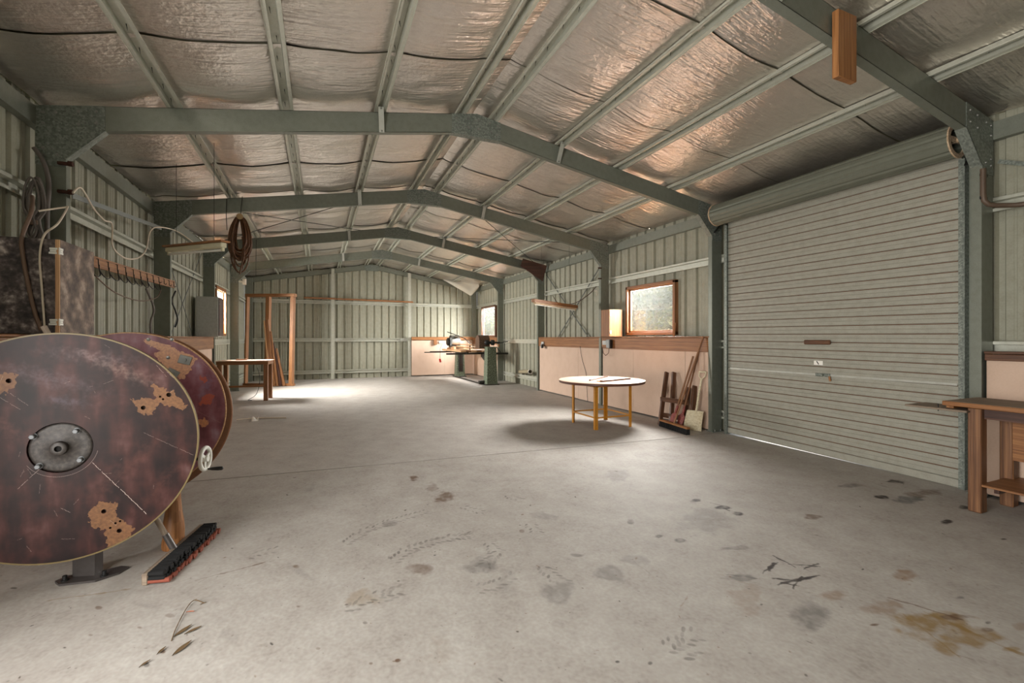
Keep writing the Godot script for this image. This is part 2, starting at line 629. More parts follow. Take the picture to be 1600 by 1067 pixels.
	mat("cable_grey", Color(0.40, 0.37, 0.35), 0.55)
	mat("cable_brown", Color(0.42, 0.33, 0.27), 0.55)
	mat("cable_black", Color(0.06, 0.06, 0.06), 0.5)
	mat("conduit", Color(0.40, 0.33, 0.28), 0.5, 0.15, dirt, 2.0)
	mat("pvc", Color(0.66, 0.62, 0.52), 0.5, 0.0, dirt, 2.0)
	mat("frosted_strip", Color(0.52, 0.54, 0.53), 0.4, 0.1)
	mat("hook_wire", Color(0.13, 0.12, 0.12), 0.45, 0.4)
	mat("foot_steel", Color(0.36, 0.34, 0.34), 0.4, 0.5, dirt, 2.0)
	mat("hub_steel", Color.WHITE, 0.5, 0.15, ramp(blend([[mid, 0.9], [speck, 0.4]]), S, S, [[0.0, 30, 26, 24], [0.5, 54, 49, 46], [1.0, 84, 77, 72]]), 3.0)
	mat("gold_edge", Color(0.44, 0.37, 0.20), 0.5, 0.0, dirt, 3.0)
	mat("rim_veneer", Color(0.56, 0.37, 0.24), 0.4, 0.0, dirt, 2.0)
	mat("hole_dark", Color(0.05, 0.04, 0.035), 0.9)
	mat("leaf_litter", Color(0.36, 0.28, 0.17), 0.85)
	mat("leaf_red", Color(0.62, 0.38, 0.28), 0.85)
	# panes and outdoors
	var glass := mat("glass", Color(0.92, 0.95, 0.95, 0.06), 0.0)
	glass.transparency = BaseMaterial3D.TRANSPARENCY_ALPHA
	mat("ground_outside", Color.WHITE, 0.95, 0.0, ramp(blend([[coarse, 0.9], [fine, 0.6]]), S, S, [[0.0, 86, 84, 50], [0.5, 128, 124, 82], [1.0, 170, 164, 120]]), 0.2)
	for k in 3:
		var c: Color = [Color(0.42, 0.46, 0.25), Color(0.50, 0.48, 0.32), Color(0.56, 0.60, 0.22)][k]
		var lm := mat("leaves_%d" % k, c, 0.6)
		lm.backlight_enabled = true
		lm.backlight = Color(0.5, 0.55, 0.2)
		lm.vertex_color_use_as_albedo = true
	mat("bark", Color(0.30, 0.25, 0.20), 0.9)
	make_disc_materials(mid, coarse, fine, S)

func wood_mat(called: String, src: PackedByteArray, rel: Texture2D, stops: Array, rough: float):
	var m := mat(called, Color.WHITE, rough, 0.0, ramp(src, 512, 512, stops), 1.0, false)
	m.uv1_scale = Vector3(0.9, 3.2, 1.0)
	relief(m, rel, 0.08)

func spot(im: Image, at: Vector2, ax: Vector2, ay: Vector2, c: Color, alpha: float, nz: FastNoiseLite, soft := 0.35, ragged := 0.5):
	# a stain with a ragged outline: ax and ay are its half axes, in pixels
	var r := Vector2(maxf(absf(ax.x), absf(ay.x)), maxf(absf(ax.y), absf(ay.y))) * 1.6 + Vector2.ONE
	var det := ax.x * ay.y - ax.y * ay.x
	if absf(det) < 1e-6:
		return
	for y in range(maxi(0, int(at.y - r.y)), mini(im.get_height(), int(at.y + r.y) + 1)):
		for x in range(maxi(0, int(at.x - r.x)), mini(im.get_width(), int(at.x + r.x) + 1)):
			var d := Vector2(x, y) - at
			var a := (d.x * ay.y - d.y * ay.x) / det
			var b := (ax.x * d.y - ax.y * d.x) / det
			var q := sqrt(a * a + b * b) + ragged * nz.get_noise_2d(x, y)
			var k := clampf((1.0 - q) / soft, 0.0, 1.0) * alpha
			if k > 0.01:
				k *= clampf(0.85 + 0.7 * nz.get_noise_2d(x * 2.0 + 500.0, y * 2.0), 0.3, 1.0)
				var o := im.get_pixel(x, y)
				var na := k + o.a * (1.0 - k)
				var rgb := (c * k + o * (o.a * (1.0 - k))) / maxf(na, 1e-4)
				im.set_pixel(x, y, Color(rgb.r, rgb.g, rgb.b, na))

func make_disc_materials(mid: PackedByteArray, coarse: PackedByteArray, fine: PackedByteArray, S: int):
	var nz := FastNoiseLite.new()
	nz.seed = 77
	nz.frequency = 0.03
	nz.fractal_octaves = 3
	# a disc's picture covers -0.70 .. 0.70 m both ways
	var pic := func(stops: Array, patches: Array, marks: Array, extra: Array) -> ImageTexture:
		var long := noise_bytes(S, S / 4, 0.02, 31, 4, FastNoiseLite.TYPE_SIMPLEX_SMOOTH, Vector2i(S, S))
		var t := ramp(blend([[coarse, 0.5], [mid, 0.35], [long, 0.8]]), S, S, stops)
		var im := t.get_image()
		im.convert(Image.FORMAT_RGBA8)
		im.resize(1024, 1024, Image.INTERPOLATE_CUBIC)
		var px := func(a: float, b: float) -> Vector2: return Vector2((a + 0.7) / 1.4 * 1024.0, (0.7 - b) / 1.4 * 1024.0)
		for e in extra:
			spot(im, px.call(e[0], e[1]), Vector2(e[2], -e[3]) * 731.0, Vector2(e[3], e[2]).normalized() * e[4] * 731.0, Color8(e[5], e[6], e[7]), e[8], nz, 0.9, 0.6)
		for poly in patches:
			var flat := PackedVector2Array()
			var lo := Vector2(9999, 9999)
			var hi := Vector2.ZERO
			for q in poly.pts:
				var w: Vector2 = px.call(q[0], q[1])
				flat.append(w)
				lo = lo.min(w)
				hi = hi.max(w)
			for y in range(maxi(0, int(lo.y) - 8), mini(1024, int(hi.y) + 8)):
				for x in range(maxi(0, int(lo.x) - 8), mini(1024, int(hi.x) + 8)):
					var w := Vector2(x + 14.0 * nz.get_noise_2d(x, y), y + 14.0 * nz.get_noise_2d(x + 300, y))
					if Geometry2D.is_point_in_polygon(w, flat):
						var k := 0.86 + 0.25 * nz.get_noise_2d(x * 2.0, y * 2.0)
						im.set_pixel(x, y, im.get_pixel(x, y).lerp(poly.c, clampf(k, 0.0, 1.0)))
		for s in marks:
			var a: Vector2 = px.call(s[0], s[1])
			var b: Vector2 = px.call(s[2], s[3])
			var steps := int(a.distance_to(b) * 2.0)
			for i in steps:
				var w := a.lerp(b, float(i) / steps) + Vector2(nz.get_noise_1d(i), nz.get_noise_1d(i + 900)) * 2.0
				if w.x > 1 and w.y > 1 and w.x < 1022 and w.y < 1022 and nz.get_noise_1d(i * 0.7 + 50.0) > -0.35:
					im.set_pixel(int(w.x), int(w.y), im.get_pixel(int(w.x), int(w.y)).lerp(Color8(205, 190, 180), s[4]))
		return ImageTexture.create_from_image(im)
	var tan := Color8(116, 82, 54)
	var patches := [
		{"c": tan, "pts": [[0.307, 0.247], [0.411, 0.243], [0.398, 0.342], [0.493, 0.283], [0.564, 0.199], [0.544, 0.161], [0.436, 0.223], [0.392, 0.149], [0.331, 0.169]]},
		{"c": tan, "pts": [[0.11, -0.367], [0.161, -0.324], [0.236, -0.336], [0.236, -0.411], [0.319, -0.502], [0.271, -0.575], [0.195, -0.59], [0.184, -0.491], [0.127, -0.451]]},
		{"c": tan, "pts": [[-0.30, 0.40], [-0.177, 0.415], [-0.172, 0.359], [-0.217, 0.306], [-0.29, 0.31]]},
		{"c": tan, "pts": [[-0.52, -0.1], [-0.40, -0.05], [-0.38, -0.16], [-0.46, -0.25]]}]
	var marks := [[0.133, -0.098, 0.374, -0.427, 0.8], [0.134, -0.099, 0.376, -0.428, 0.5], [0.36, 0.05, 0.60, -0.11, 0.35], [-0.17, -0.2, -0.08, -0.1, 0.6], [-0.25, 0.30, -0.16, 0.22, 0.4], [0.47, 0.40, 0.56, 0.30, 0.5], [0.42, 0.44, 0.47, 0.37, 0.4], [0.0, -0.33, 0.04, -0.36, 0.5], [-0.13, 0.24, -0.2, 0.31, 0.4]]
	for k in 40:
		var a := rng.randf() * TAU
		var r := rng.randf() * 0.6
		var d := rng.randf() * 0.05 + 0.01
		var w := rng.randf() * TAU
		marks.append([cos(a) * r, sin(a) * r, cos(a) * r + cos(w) * d, sin(a) * r + sin(w) * d, 0.3])
	for k in 48:
		var a0 := -2.6 + 2.4 * k / 48.0
		marks.append([cos(a0) * 0.158, sin(a0) * 0.158, cos(a0 + 0.05) * 0.158, sin(a0 + 0.05) * 0.158, 0.45])
	var extra := [[-0.05, 0.38, 0.28, -0.10, 0.06, 96, 84, 92, 0.5], [0.25, 0.42, 0.22, -0.12, 0.05, 150, 132, 122, 0.42], [0.02, 0.25, 0.12, -0.03, 0.04, 96, 92, 108, 0.45], [-0.25, 0.15, 0.2, -0.15, 0.05, 92, 56, 50, 0.5], [0.28, -0.15, 0.22, 0.22, 0.05, 84, 50, 42, 0.45], [0.45, -0.25, 0.10, 0.14, 0.04, 82, 48, 40, 0.45], [0.12, 0.50, 0.25, -0.04, 0.05, 120, 104, 108, 0.4]]
	var t1: ImageTexture = pic.call([[0.0, 22, 12, 13], [0.4, 38, 21, 20], [0.62, 54, 29, 26], [0.8, 68, 40, 37], [1.0, 84, 60, 58]], patches, marks, extra)
	mat("disc_brown", Color.WHITE, 0.42, 0.0, t1, 1.0, false).metallic_specular = 0.32
	var peach := Color8(224, 172, 132)
	var p2 := [
		{"c": peach, "pts": [[0.083, 0.592], [0.196, 0.557], [0.268, 0.529], [0.334, 0.484], [0.409, 0.455], [0.432, 0.427], [0.387, 0.328], [0.342, 0.257], [0.297, 0.286], [0.225, 0.36], [0.196, 0.414], [0.153, 0.46], [0.189, 0.503], [0.111, 0.548]]},
		{"c": Color8(190, 92, 72), "pts": [[0.46, 0.30], [0.50, 0.27], [0.49, 0.22], [0.45, 0.25]]},
		{"c": Color8(190, 92, 72), "pts": [[0.50, 0.14], [0.55, 0.12], [0.53, 0.05], [0.45, 0.05], [0.47, 0.10]]},
		{"c": Color8(216, 150, 104), "pts": [[0.44, -0.08], [0.49, -0.06], [0.52, -0.10], [0.47, -0.14]]}]
	var t2: ImageTexture = pic.call([[0.0, 104, 52, 62], [0.45, 138, 82, 92], [0.7, 152, 104, 116], [1.0, 170, 138, 150]], p2, marks.slice(0, 6), [[0.5, 0.2, 0.05, 0.12, 0.05, 140, 130, 160, 0.5]])
	mat("disc_pink", Color.WHITE, 0.42, 0.0, t2, 1.0, false)

const STAIN_BLOBS = [[1.005, 3.884, 0.091, -0.039, 0.038, 0.145, "brown", 0.55], [0.848, 4.540, 0.042, -0.017, 0.018, 0.096, "brown", 0.60], [0.959, 4.179, 0.050, -0.021, 0.030, 0.129, "brown", 0.30], [2.795, 3.830, 0.121, -0.051, 0.109, 0.148, "grey", 0.30], [2.719, 2.626, 0.182, -0.077, 0.179, 0.172, "grey", 0.28], [1.597, 2.251, 0.079, -0.033, 0.059, 0.083, "grey", 0.40], [1.216, 2.191, 0.082, -0.034, 0.051, 0.092, "grey", 0.40], [2.283, 1.520, 0.089, -0.038, 0.125, 0.083, "grey", 0.40], [0.919, 2.621, 0.090, -0.039, 0.032, 0.091, "grey", 0.35], [2.977, 2.963, 0.040, -0.017, 0.035, 0.035, "dark", 0.85], [3.072, 2.763, 0.053, -0.023, 0.041, 0.037, "dark", 0.85], [3.066, 2.603, 0.052, -0.022, 0.045, 0.038, "dark", 0.85], [3.553, 2.340, 0.070, -0.029, 0.052, 0.034, "brown", 0.50], [1.343, 2.990, 0.021, -0.009, 0.011, 0.025, "brown", 0.50], [2.171, 2.813, 0.031, -0.014, 0.030, 0.039, "dark", 0.40], [2.204, 2.533, 0.033, -0.014, 0.025, 0.029, "dark", 0.50], [2.297, 2.417, 0.041, -0.017, 0.026, 0.027, "dark", 0.50], [1.518, 2.522, 0.049, -0.021, 0.018, 0.030, "dark", 0.35], [2.106, 1.747, 0.095, -0.040, 0.109, 0.091, "rust", 0.22], [0.567, 2.728, 0.054, -0.023, 0.015, 0.070, "brown", 0.30], [1.613, 3.163, 0.092, -0.040, 0.041, 0.081, "grey", 0.25], [1.820, 2.326, 0.074, -0.032, 0.037, 0.048, "grey", 0.25], [1.182, 1.620, 0.011, -0.005, 0.006, 0.008, "dark", 0.60], [1.307, 1.558, 0.010, -0.004, 0.007, 0.008, "dark", 0.60], [0.307, 1.999, 0.011, -0.004, 0.002, 0.010, "brown", 0.50], [2.133, 1.673, 0.011, -0.005, 0.010, 0.008, "dark", 0.90], [4.401, 1.876, 0.043, -0.019, 0.050, 0.021, "dark", 0.75], [4.567, 2.398, 0.067, -0.028, 0.052, 0.028, "dark", 0.75], [4.695, 2.262, 0.102, -0.044, 0.122, 0.058, "bluegrey", 0.50], [4.620, 2.691, 0.090, -0.038, 0.065, 0.038, "grey", 0.50], [5.157, 2.605, 0.092, -0.039, 0.065, 0.033, "dark", 0.60], [4.995, 2.310, 0.149, -0.063, 0.118, 0.054, "brown", 0.40], [4.891, 1.985, 0.047, -0.020, 0.060, 0.024, "dark", 0.60], [4.381, 1.560, 0.023, -0.010, 0.023, 0.008, "dark", 0.60], [3.146, 1.553, 0.084, -0.035, 0.088, 0.043, "rust", 0.50], [2.700, 1.412, 0.086, -0.036, 0.066, 0.035, "rust", 0.35], [2.565, 1.584, 0.064, -0.027, 0.057, 0.036, "rust", 0.35], [2.763, 1.247, 0.175, -0.074, 0.126, 0.056, "ochre", 0.60], [2.809, 1.103, 0.166, -0.070, 0.100, 0.040, "ochre", 0.55], [2.620, 1.108, 0.053, -0.023, 0.058, 0.024, "ochre", 0.40], [2.864, 0.995, 0.043, -0.018, 0.024, 0.008, "ochre", 0.40], [2.933, 1.220, 0.071, -0.030, 0.027, 0.011, "brown", 0.45], [3.140, 1.055, 0.045, -0.019, 0.045, 0.016, "rust", 0.35], [2.951, 1.104, 0.034, -0.015, 0.024, 0.009, "brown", 0.50], [2.497, 1.338, 0.021, -0.008, 0.011, 0.006, "brown", 0.60], [3.175, 1.299, 0.031, -0.013, 0.025, 0.010, "grey", 0.50], [3.023, 1.131, 0.014, -0.006, 0.016, 0.006, "dark", 0.80], [3.023, 1.689, 0.010, -0.004, 0.013, 0.007, "dark", 0.90], [2.577, 2.183, 0.095, -0.040, 0.029, 0.024, "grey", 0.50], [2.281, 1.496, 0.071, -0.030, 0.087, 0.057, "grey", 0.35], [2.274, 1.908, 0.082, -0.035, 0.034, 0.029, "grey", 0.50], [-1.065, 2.998, 0.018, -0.008, -0.008, 0.021, "brown", 0.50], [-1.002, 2.738, 0.016, -0.007, -0.007, 0.018, "brown", 0.40], [-1.068, 2.670, 0.011, -0.005, -0.004, 0.011, "dark", 0.70], [-0.653, 2.467, 0.016, -0.007, -0.006, 0.020, "brown", 0.60], [-0.690, 2.395, 0.012, -0.006, -0.006, 0.019, "dark", 0.60], [-0.139, 3.069, 0.022, -0.009, -0.001, 0.026, "brown", 0.50], [-0.110, 2.605, 0.015, -0.007, -0.001, 0.015, "brown", 0.40], [-0.012, 2.215, 0.014, -0.005, 0.000, 0.014, "brown", 0.50], [0.197, 2.027, 0.010, -0.004, 0.001, 0.010, "brown", 0.50], [0.307, 1.999, 0.009, -0.004, 0.002, 0.008, "brown", 0.60], [0.200, 2.327, 0.010, -0.005, 0.001, 0.010, "dark", 0.60], [-0.700, 2.770, 0.023, -0.010, -0.005, 0.019, "brown", 0.30], [-0.807, 2.714, 0.017, -0.008, -0.006, 0.018, "brown", 0.40], [0.550, 2.736, 0.071, -0.031, 0.012, 0.062, "brown", 0.30], [0.205, 2.570, 0.079, -0.034, 0.006, 0.078, "ochre", 0.22], [-1.587, 3.421, 0.020, -0.009, -0.008, 0.017, "dark", 0.50], [0.465, 3.516, 0.066, -0.028, 0.008, 0.062, "grey", 0.30], [0.895, 2.610, 0.107, -0.046, 0.025, 0.075, "grey", 0.30]]
const STAIN_STREAKS = [[2.684, 2.022, 2.671, 1.868, 0.012, "dark", 0.75], [2.423, 1.891, 2.629, 1.955, 0.010, "dark", 0.80], [2.485, 1.897, 2.599, 1.950, 0.020, "dark", 0.70], [2.665, 1.905, 2.818, 1.816, 0.012, "dark", 0.70], [2.426, 1.828, 2.501, 1.772, 0.020, "dark", 0.70], [2.390, 1.769, 2.661, 1.759, 0.022, "dark", 0.70], [2.432, 1.709, 2.605, 1.783, 0.012, "dark", 0.80], [2.691, 1.826, 2.849, 1.844, 0.012, "dark", 0.70], [2.605, 1.752, 2.708, 1.745, 0.014, "dark", 0.80], [2.429, 1.782, 2.484, 1.715, 0.012, "dark", 0.70], [2.722, 1.863, 2.697, 1.776, 0.008, "dark", 0.60], [2.214, 1.964, 2.351, 1.860, 0.012, "grey", 0.70], [2.497, 2.278, 2.624, 2.104, 0.006, "grey", 0.70], [2.819, 1.450, 2.943, 1.204, 0.012, "brown", 0.60], [2.721, 1.332, 2.588, 1.068, 0.010, "ochre", 0.50], [2.843, 1.304, 2.861, 0.970, 0.020, "ochre", 0.35], [2.588, 1.068, 2.618, 1.024, 0.008, "brown", 0.40], [-0.666, 3.114, -0.317, 3.209, 0.010, "brown", 0.55], [-0.645, 3.086, -0.599, 3.131, 0.005, "brown", 0.70], [-1.337, 3.181, -0.977, 3.162, 0.010, "ochre", 0.50], [1.807, 2.309, 1.795, 1.912, 0.006, "grey", 0.35], [2.432, 4.043, 2.414, 3.715, 0.006, "grey", 0.30], [3.052, 2.878, 3.115, 2.750, 0.010, "dark", 0.85], [3.053, 2.746, 3.055, 2.685, 0.012, "dark", 0.85], [3.954, 3.348, 3.642, 3.090, 0.004, "white", 0.60], [3.228, 2.612, 3.123, 2.460, 0.003, "white", 0.50], [0.615, 2.130, 0.732, 2.134, 0.005, "grey", 0.30], [2.295, 2.216, 2.663, 2.209, 0.005, "grey", 0.40], [2.502, 2.277, 2.633, 2.112, 0.006, "grey", 0.45], [1.697, 1.797, 1.855, 1.903, 0.006, "rust", 0.40]]
const TREADS = [[[0.425, 2.917], [0.545, 3.031], [0.706, 3.075], [0.865, 3.078], [1.008, 3.046]], [[1.059, 2.889], [1.060, 2.740], [0.983, 2.681], [0.865, 2.582]], [[0.820, 2.393], [0.920, 2.405], [1.080, 2.451]], [[1.254, 2.458], [1.264, 2.315], [1.281, 2.234]], [[0.330, 2.500], [0.425, 2.561]], [[0.442, 3.526], [0.620, 3.584], [0.810, 3.646]], [[1.094, 3.601], [1.243, 3.390]], [[0.158, 3.297], [0.320, 3.454], [0.514, 3.528]], [[0.425, 2.917], [0.589, 3.037], [0.824, 3.096], [1.006, 3.075]], [[0.135, 2.489], [0.268, 2.542], [0.445, 2.570]], [[-0.402, 3.336], [-0.238, 3.363]], [[1.449, 1.603], [1.564, 1.625], [1.668, 1.631]], [[1.479, 1.556], [1.580, 1.582]], [[1.538, 3.701], [1.594, 3.549]], [[1.455, 3.065], [1.426, 2.897]]]

# ---------------------------------------------------------------- floor

func stain_colour(k: String) -> Color:
	return {"brown": Color8(92, 68, 50), "grey": Color8(104, 100, 96), "dark": Color8(46, 38, 34), "rust": Color8(122, 94, 66), "ochre": Color8(128, 102, 56), "bluegrey": Color8(84, 88, 88), "white": Color8(216, 210, 200)}[k]

func floor_stains() -> ImageTexture:
	var W := 2048
	var H := 1690
	var im := Image.create(W, H, false, Image.FORMAT_RGBA8)
	im.fill(Color(0.5, 0.47, 0.43, 0.0))
	var nz := FastNoiseLite.new()
	nz.seed = 5
	nz.frequency = 0.02
	nz.fractal_octaves = 5
	var k := W / 8.0
	var px := func(x: float, z: float) -> Vector2: return Vector2((x + 2.3) * k, (z + 1.2) * k)
	for b in STAIN_BLOBS:
		spot(im, px.call(b[0], b[1]), Vector2(b[2], b[3]) * k * 1.1, Vector2(b[4], b[5]) * k * 1.1, stain_colour(b[6]), minf(b[7] * 1.45, 0.95), nz, 0.4, 0.75)
	for s in STAIN_STREAKS:
		var a: Vector2 = px.call(s[0], s[1])
		var b: Vector2 = px.call(s[2], s[3])
		var n := int(a.distance_to(b) / 2.0) + 2
		for i in n:
			var t := float(i) / (n - 1)
			var c := a.lerp(b, t) + Vector2(nz.get_noise_1d(i * 2.0), nz.get_noise_1d(i * 2.0 + 700.0)) * 5.0
			var r: float = maxf(s[4] * k * 0.8 * (0.6 + 0.8 * absf(nz.get_noise_1d(i * 5.0 + 90.0) + 0.3)), 0.8)
			spot(im, c, Vector2(r, 0), Vector2(0, r), stain_colour(s[5]), s[6], nz, 0.4, 0.7)
	# lug prints of boots and barrow tyres
	var r := RandomNumberGenerator.new()
	r.seed = 9
	for t in TREADS:
		for i in t.size() - 1:
			var a := Vector2(t[i][0], t[i][1])
			var b := Vector2(t[i + 1][0], t[i + 1][1])
			var d := (b - a).normalized()
			var sd := Vector2(-d.y, d.x)
			var n := int(a.distance_to(b) / 0.045) + 1
			for q in n:
				for side in [-1.0, 1.0]:
					var c: Vector2 = a.lerp(b, (q + 0.25 * side) / n) + sd * side * r.randf_range(0.022, 0.05)
					var w := d.rotated(side * 0.7) * 0.024
					var v := w.orthogonal() * 0.42
					spot(im, px.call(c.x, c.y), w * k, v * k, Color8(98, 93, 88), r.randf_range(0.3, 0.75), nz, 0.3, 0.4)
	# flecks
	for i in 3600:
		var c := Vector2(r.randf() * W, r.randf() * H)
		var s := r.randf_range(0.8, 2.2) * (2.0 if r.randf() < 0.05 else 1.0)
		spot(im, c, Vector2(s, 0).rotated(r.randf() * 3.0), Vector2(0, s * r.randf_range(0.4, 1.0)), [Color8(66, 54, 44), Color8(110, 84, 60), Color8(58, 52, 48)][r.randi() % 3], r.randf_range(0.35, 0.95), nz, 0.4, 0.4)
	# faint scuffed patches
	for i in 60:
		var c := Vector2(r.randf() * W, r.randf() * H)
		var s := r.randf_range(12.0, 46.0)
		spot(im, c, Vector2(s, 0).rotated(r.randf() * 3.0), Vector2(0, s * r.randf_range(0.25, 0.7)).rotated(r.randf()), [Color8(104, 100, 96), Color8(126, 108, 90)][r.randi() % 2], r.randf_range(0.15, 0.36), nz, 0.8, 1.0)
	return ImageTexture.create_from_image(im)

func build_floor():
	var f := setting("floor")
	var m: StandardMaterial3D = M.concrete
	m.detail_enabled = true
	m.detail_albedo = floor_stains()
	m.detail_blend_mode = BaseMaterial3D.BLEND_MODE_MIX
	m.detail_uv_layer = BaseMaterial3D.DETAIL_UV_2
	var jz := func(x: float) -> float: return 5.218 - 0.0583 * x
	var a := XL - 0.1
	var b := XR + 0.1
	var g := mb(f)
	g.prism([Vector3(a, 0, ZN - 0.2), Vector3(b, 0, ZN - 0.2), Vector3(b, 0, jz.call(b) - 0.010), Vector3(a, 0, jz.call(a) - 0.010)], Vector3(0, -0.12, 0))
	var mesh := g.mesh()
	var arr := mesh.surface_get_arrays(0)
	var uv2 := PackedVector2Array()
	for v in g.p:
		uv2.append(Vector2((v.x + 2.3) / 8.0, (-v.z + 1.2) / (1690.0 / 2048.0 * 8.0)))
	arr[Mesh.ARRAY_TEX_UV2] = uv2
	var m2 := ArrayMesh.new()
	m2.add_surface_from_arrays(Mesh.PRIMITIVE_TRIANGLES, arr)
	part_mesh(f, "slab", m2, M.concrete)
	g = mb(f)
	g.prism([Vector3(a, 0, jz.call(a) + 0.008), Vector3(b, 0, jz.call(b) + 0.008), Vector3(b, 0, ZE + 0.15), Vector3(a, 0, ZE + 0.15)], Vector3(0, -0.12, 0))
	part(f, "slab", g, M.concrete_far)
	g = mb(f)
	g.box(Vector3(XC, -0.075, 5.12), Vector3(b - a, 0.1, 0.6))
	part(f, "joint_filler", g, M.joint)

# ---------------------------------------------------------------- roof

func hat(g: MB, at: Vector3, t: Vector3, up: Vector3, run: Vector3, s := 1.0):
	# a top-hat section, open towards -up: two flanges with small lips, two webs and the crown
	var q := []
	for c in [[-0.062, -0.008], [-0.064, 0.0], [-0.034, 0.0], [-0.030, 0.058], [0.030, 0.058], [0.034, 0.0], [0.064, 0.0], [0.062, -0.008]]:
		q.append(at + t * c[0] * s + up * c[1] * s)
	g.strip(q, run)

func build_ceiling():
	var c := setting("ceiling")
	var nz := FastNoiseLite.new()
	nz.seed = 41
	nz.frequency = 1.0
	nz.fractal_octaves = 3
	var cuts := [ZN - 0.1]
	var z := 0.1
	while z < ZE:
		cuts.append(z)
		z += 1.31
	cuts.append(ZE + 0.06)
	var ds := [0.0, 0.2, 1.1, 2.0, 2.92, 3.93]
	for sd in [-1.0, 1.0]:
		for k in cuts.size() - 1:
			var za: float = cuts[k]
			var zb: float = cuts[k + 1]
			var drop := rng.randf_range(0.002, 0.009)
			var f := func(i: float, j: float) -> Vector3:
				var d := i * 3.93
				var wob := 0.003 + 0.008 * nz.get_noise_2d(d * 1.1, zb * 3.0)
				var zz := lerpf(za, zb - maxf(wob, 0.0005), j)
				var x: float = XC + sd * d
				var sag := 0.0
				for q in ds.size() - 1:
					if d >= ds[q] and d <= ds[q + 1]:
						var tt: float = (d - ds[q]) / (ds[q + 1] - ds[q])
						var deep: float = minf(0.055, 0.06 * (ds[q + 1] - ds[q]))
						sag = deep * sin(PI * tt) * (0.75 + 0.5 * nz.get_noise_2d(x * 0.6, zz * 0.8 + 40.0))
						sag += sin(PI * tt) * (0.012 * nz.get_noise_2d(x * 0.7 + 9.0, zz * 3.0) + 0.006 * nz.get_noise_2d(x * 1.2, zz * 11.0))
				var lift := 0.0
				for fz in FZ:
					lift += 0.03 * exp(-pow((zz - fz) / 0.17, 2.0))
				var edge := drop * (1.0 - smoothstep(0.0, 0.10, j))
				return Vector3(x, roof_y(x) + 0.068 - sag + lift * (0.4 if sag < 0.01 else 1.0) - edge * 1.5, zz)
			var g := mb(c)
			g.sheet(84, 30, f, Vector2(3.93, zb - za), Vector2(k * 0.31, k * 0.77 + sd))
			part(c, "foil_sheet", g, M.foil)
		# purlins run the length of the shed over the rafters
		for d in PURLINS:
			var x: float = XC + sd * d
			var t := Vector3(1, -sd * SL, 0).normalized()
			var up := Vector3(sd * SL, 1, 0).normalized()
			var g := mb(c)
			hat(g, Vector3(x, roof_y(x), ZN), t, up, Vector3(0, 0, ZE - ZN))
			var pu := part(c, "purlin", g, M.purlin_steel)
			var sc := mb(c)
			for q in 30:
				var zz := 1.2 + q * 0.27 + rng.randf_range(-0.04, 0.04)
				var tip := Vector3(x, roof_y(x), zz) + t * rng.randf_range(-0.012, 0.012)
				sc.cyl(tip + up * 0.058, tip + up * 0.012, 0.0035, 0.001, 5, false)
			part_mesh(pu, "screw_tips", sc.mesh(), M.dark_steel).set_meta("kind", "stuff")
		# eave strut
		var e := XL if sd < 0 else XR
		var g2 := mb(c)
		var q2 := []
		for w in [[0.045, 3.20], [0.06, 3.185], [-0.006, 3.185], [-0.006, 3.345], [0.06, 3.36], [0.045, 3.34]]:
			q2.append(Vector3(e + sd * w[0], w[1], ZN))
		g2.strip(q2, Vector3(0, 0, ZE - ZN))
		part(c, "eave_strut", g2, M.frame_steel)
		# roof sheets above the foil
		g2 = mb(c)
		var a := Vector3(XC, roof_y(XC) + 0.10, ZN - 0.25)
		var b := Vector3(XC + sd * 4.25, roof_y(XC) + 0.10 - SL * 4.25, ZN - 0.25)
		g2.prism([a, b, b + Vector3(0, 0.03, 0), a + Vector3(0, 0.03, 0)], Vector3(0, 0, ZE - ZN + 0.5))
		part(c, "roof_sheet", g2, M.outer_skin)
	# crossed tie rods under the purlins of one bay
	for w in [[0.9, 8.0, -1.9, 10.85], [-1.9, 8.0, 0.9, 10.85], [2.5, 8.0, 5.3, 10.85], [5.3, 8.0, 2.5, 10.85]]:
		var g3 := mb(c)
		g3.cyl(Vector3(w[0], roof_y(w[0]) - 0.03, w[1]), Vector3(w[2], roof_y(w[2]) - 0.03, w[3]), 0.007, 0.007, 6)
		part(c, "brace_rod", g3, M.strap_steel)
	# torn corner of foil that hangs down where the end wall meets the side wall
	var g4 := mb(c)
	var fl := func(i: float, j: float) -> Vector3:
		var top := Vector3(4.15, 3.66, 16.66).lerp(Vector3(5.50, 3.42, 16.15), i)
		var low := Vector3(4.15, 3.64, 16.66).lerp(Vector3(5.48, 3.33, 16.15), i)
		low.y -= 0.42 * (1.0 - absf(i - 0.78) / (0.78 if i < 0.78 else 0.24)) * 1.0
		low.z -= 0.10 * sin(PI * i)
		var p := top.lerp(low, j)
		p.z -= 0.06 * sin(j * PI) * sin(i * PI) - 0.02 * sin(i * 9.0 + j * 4.0)
		return p
	g4.sheet(24, 14, fl, Vector2(1.4, 0.4))
	part(c, "foil_flap", g4, M.foil_back, "torn foil corner hanging down")

# ---------------------------------------------------------------- walls

func rib_profile(a: float, b: float) -> Array:
	# [distance along the wall, depth outwards]
	var pitch := 0.2537
	var q := [[a, 0.0]]
	var k := int(floor(a / pitch)) - 1
	while k * pitch < b + pitch:
		for w in [[-0.036, 0.0], [-0.020, 0.034], [0.020, 0.034], [0.036, 0.0], [0.085, 0.0], [0.0885, 0.003], [0.105, 0.003], [0.1085, 0.0], [0.145, 0.0], [0.1485, 0.003], [0.165, 0.003], [0.1685, 0.0]]:
			var s: float = k * pitch + w[0]
			if s > a + 0.002 and s < b - 0.002:
				q.append([s, w[1]])
		k += 1
	q.append([b, 0.0])
	return q

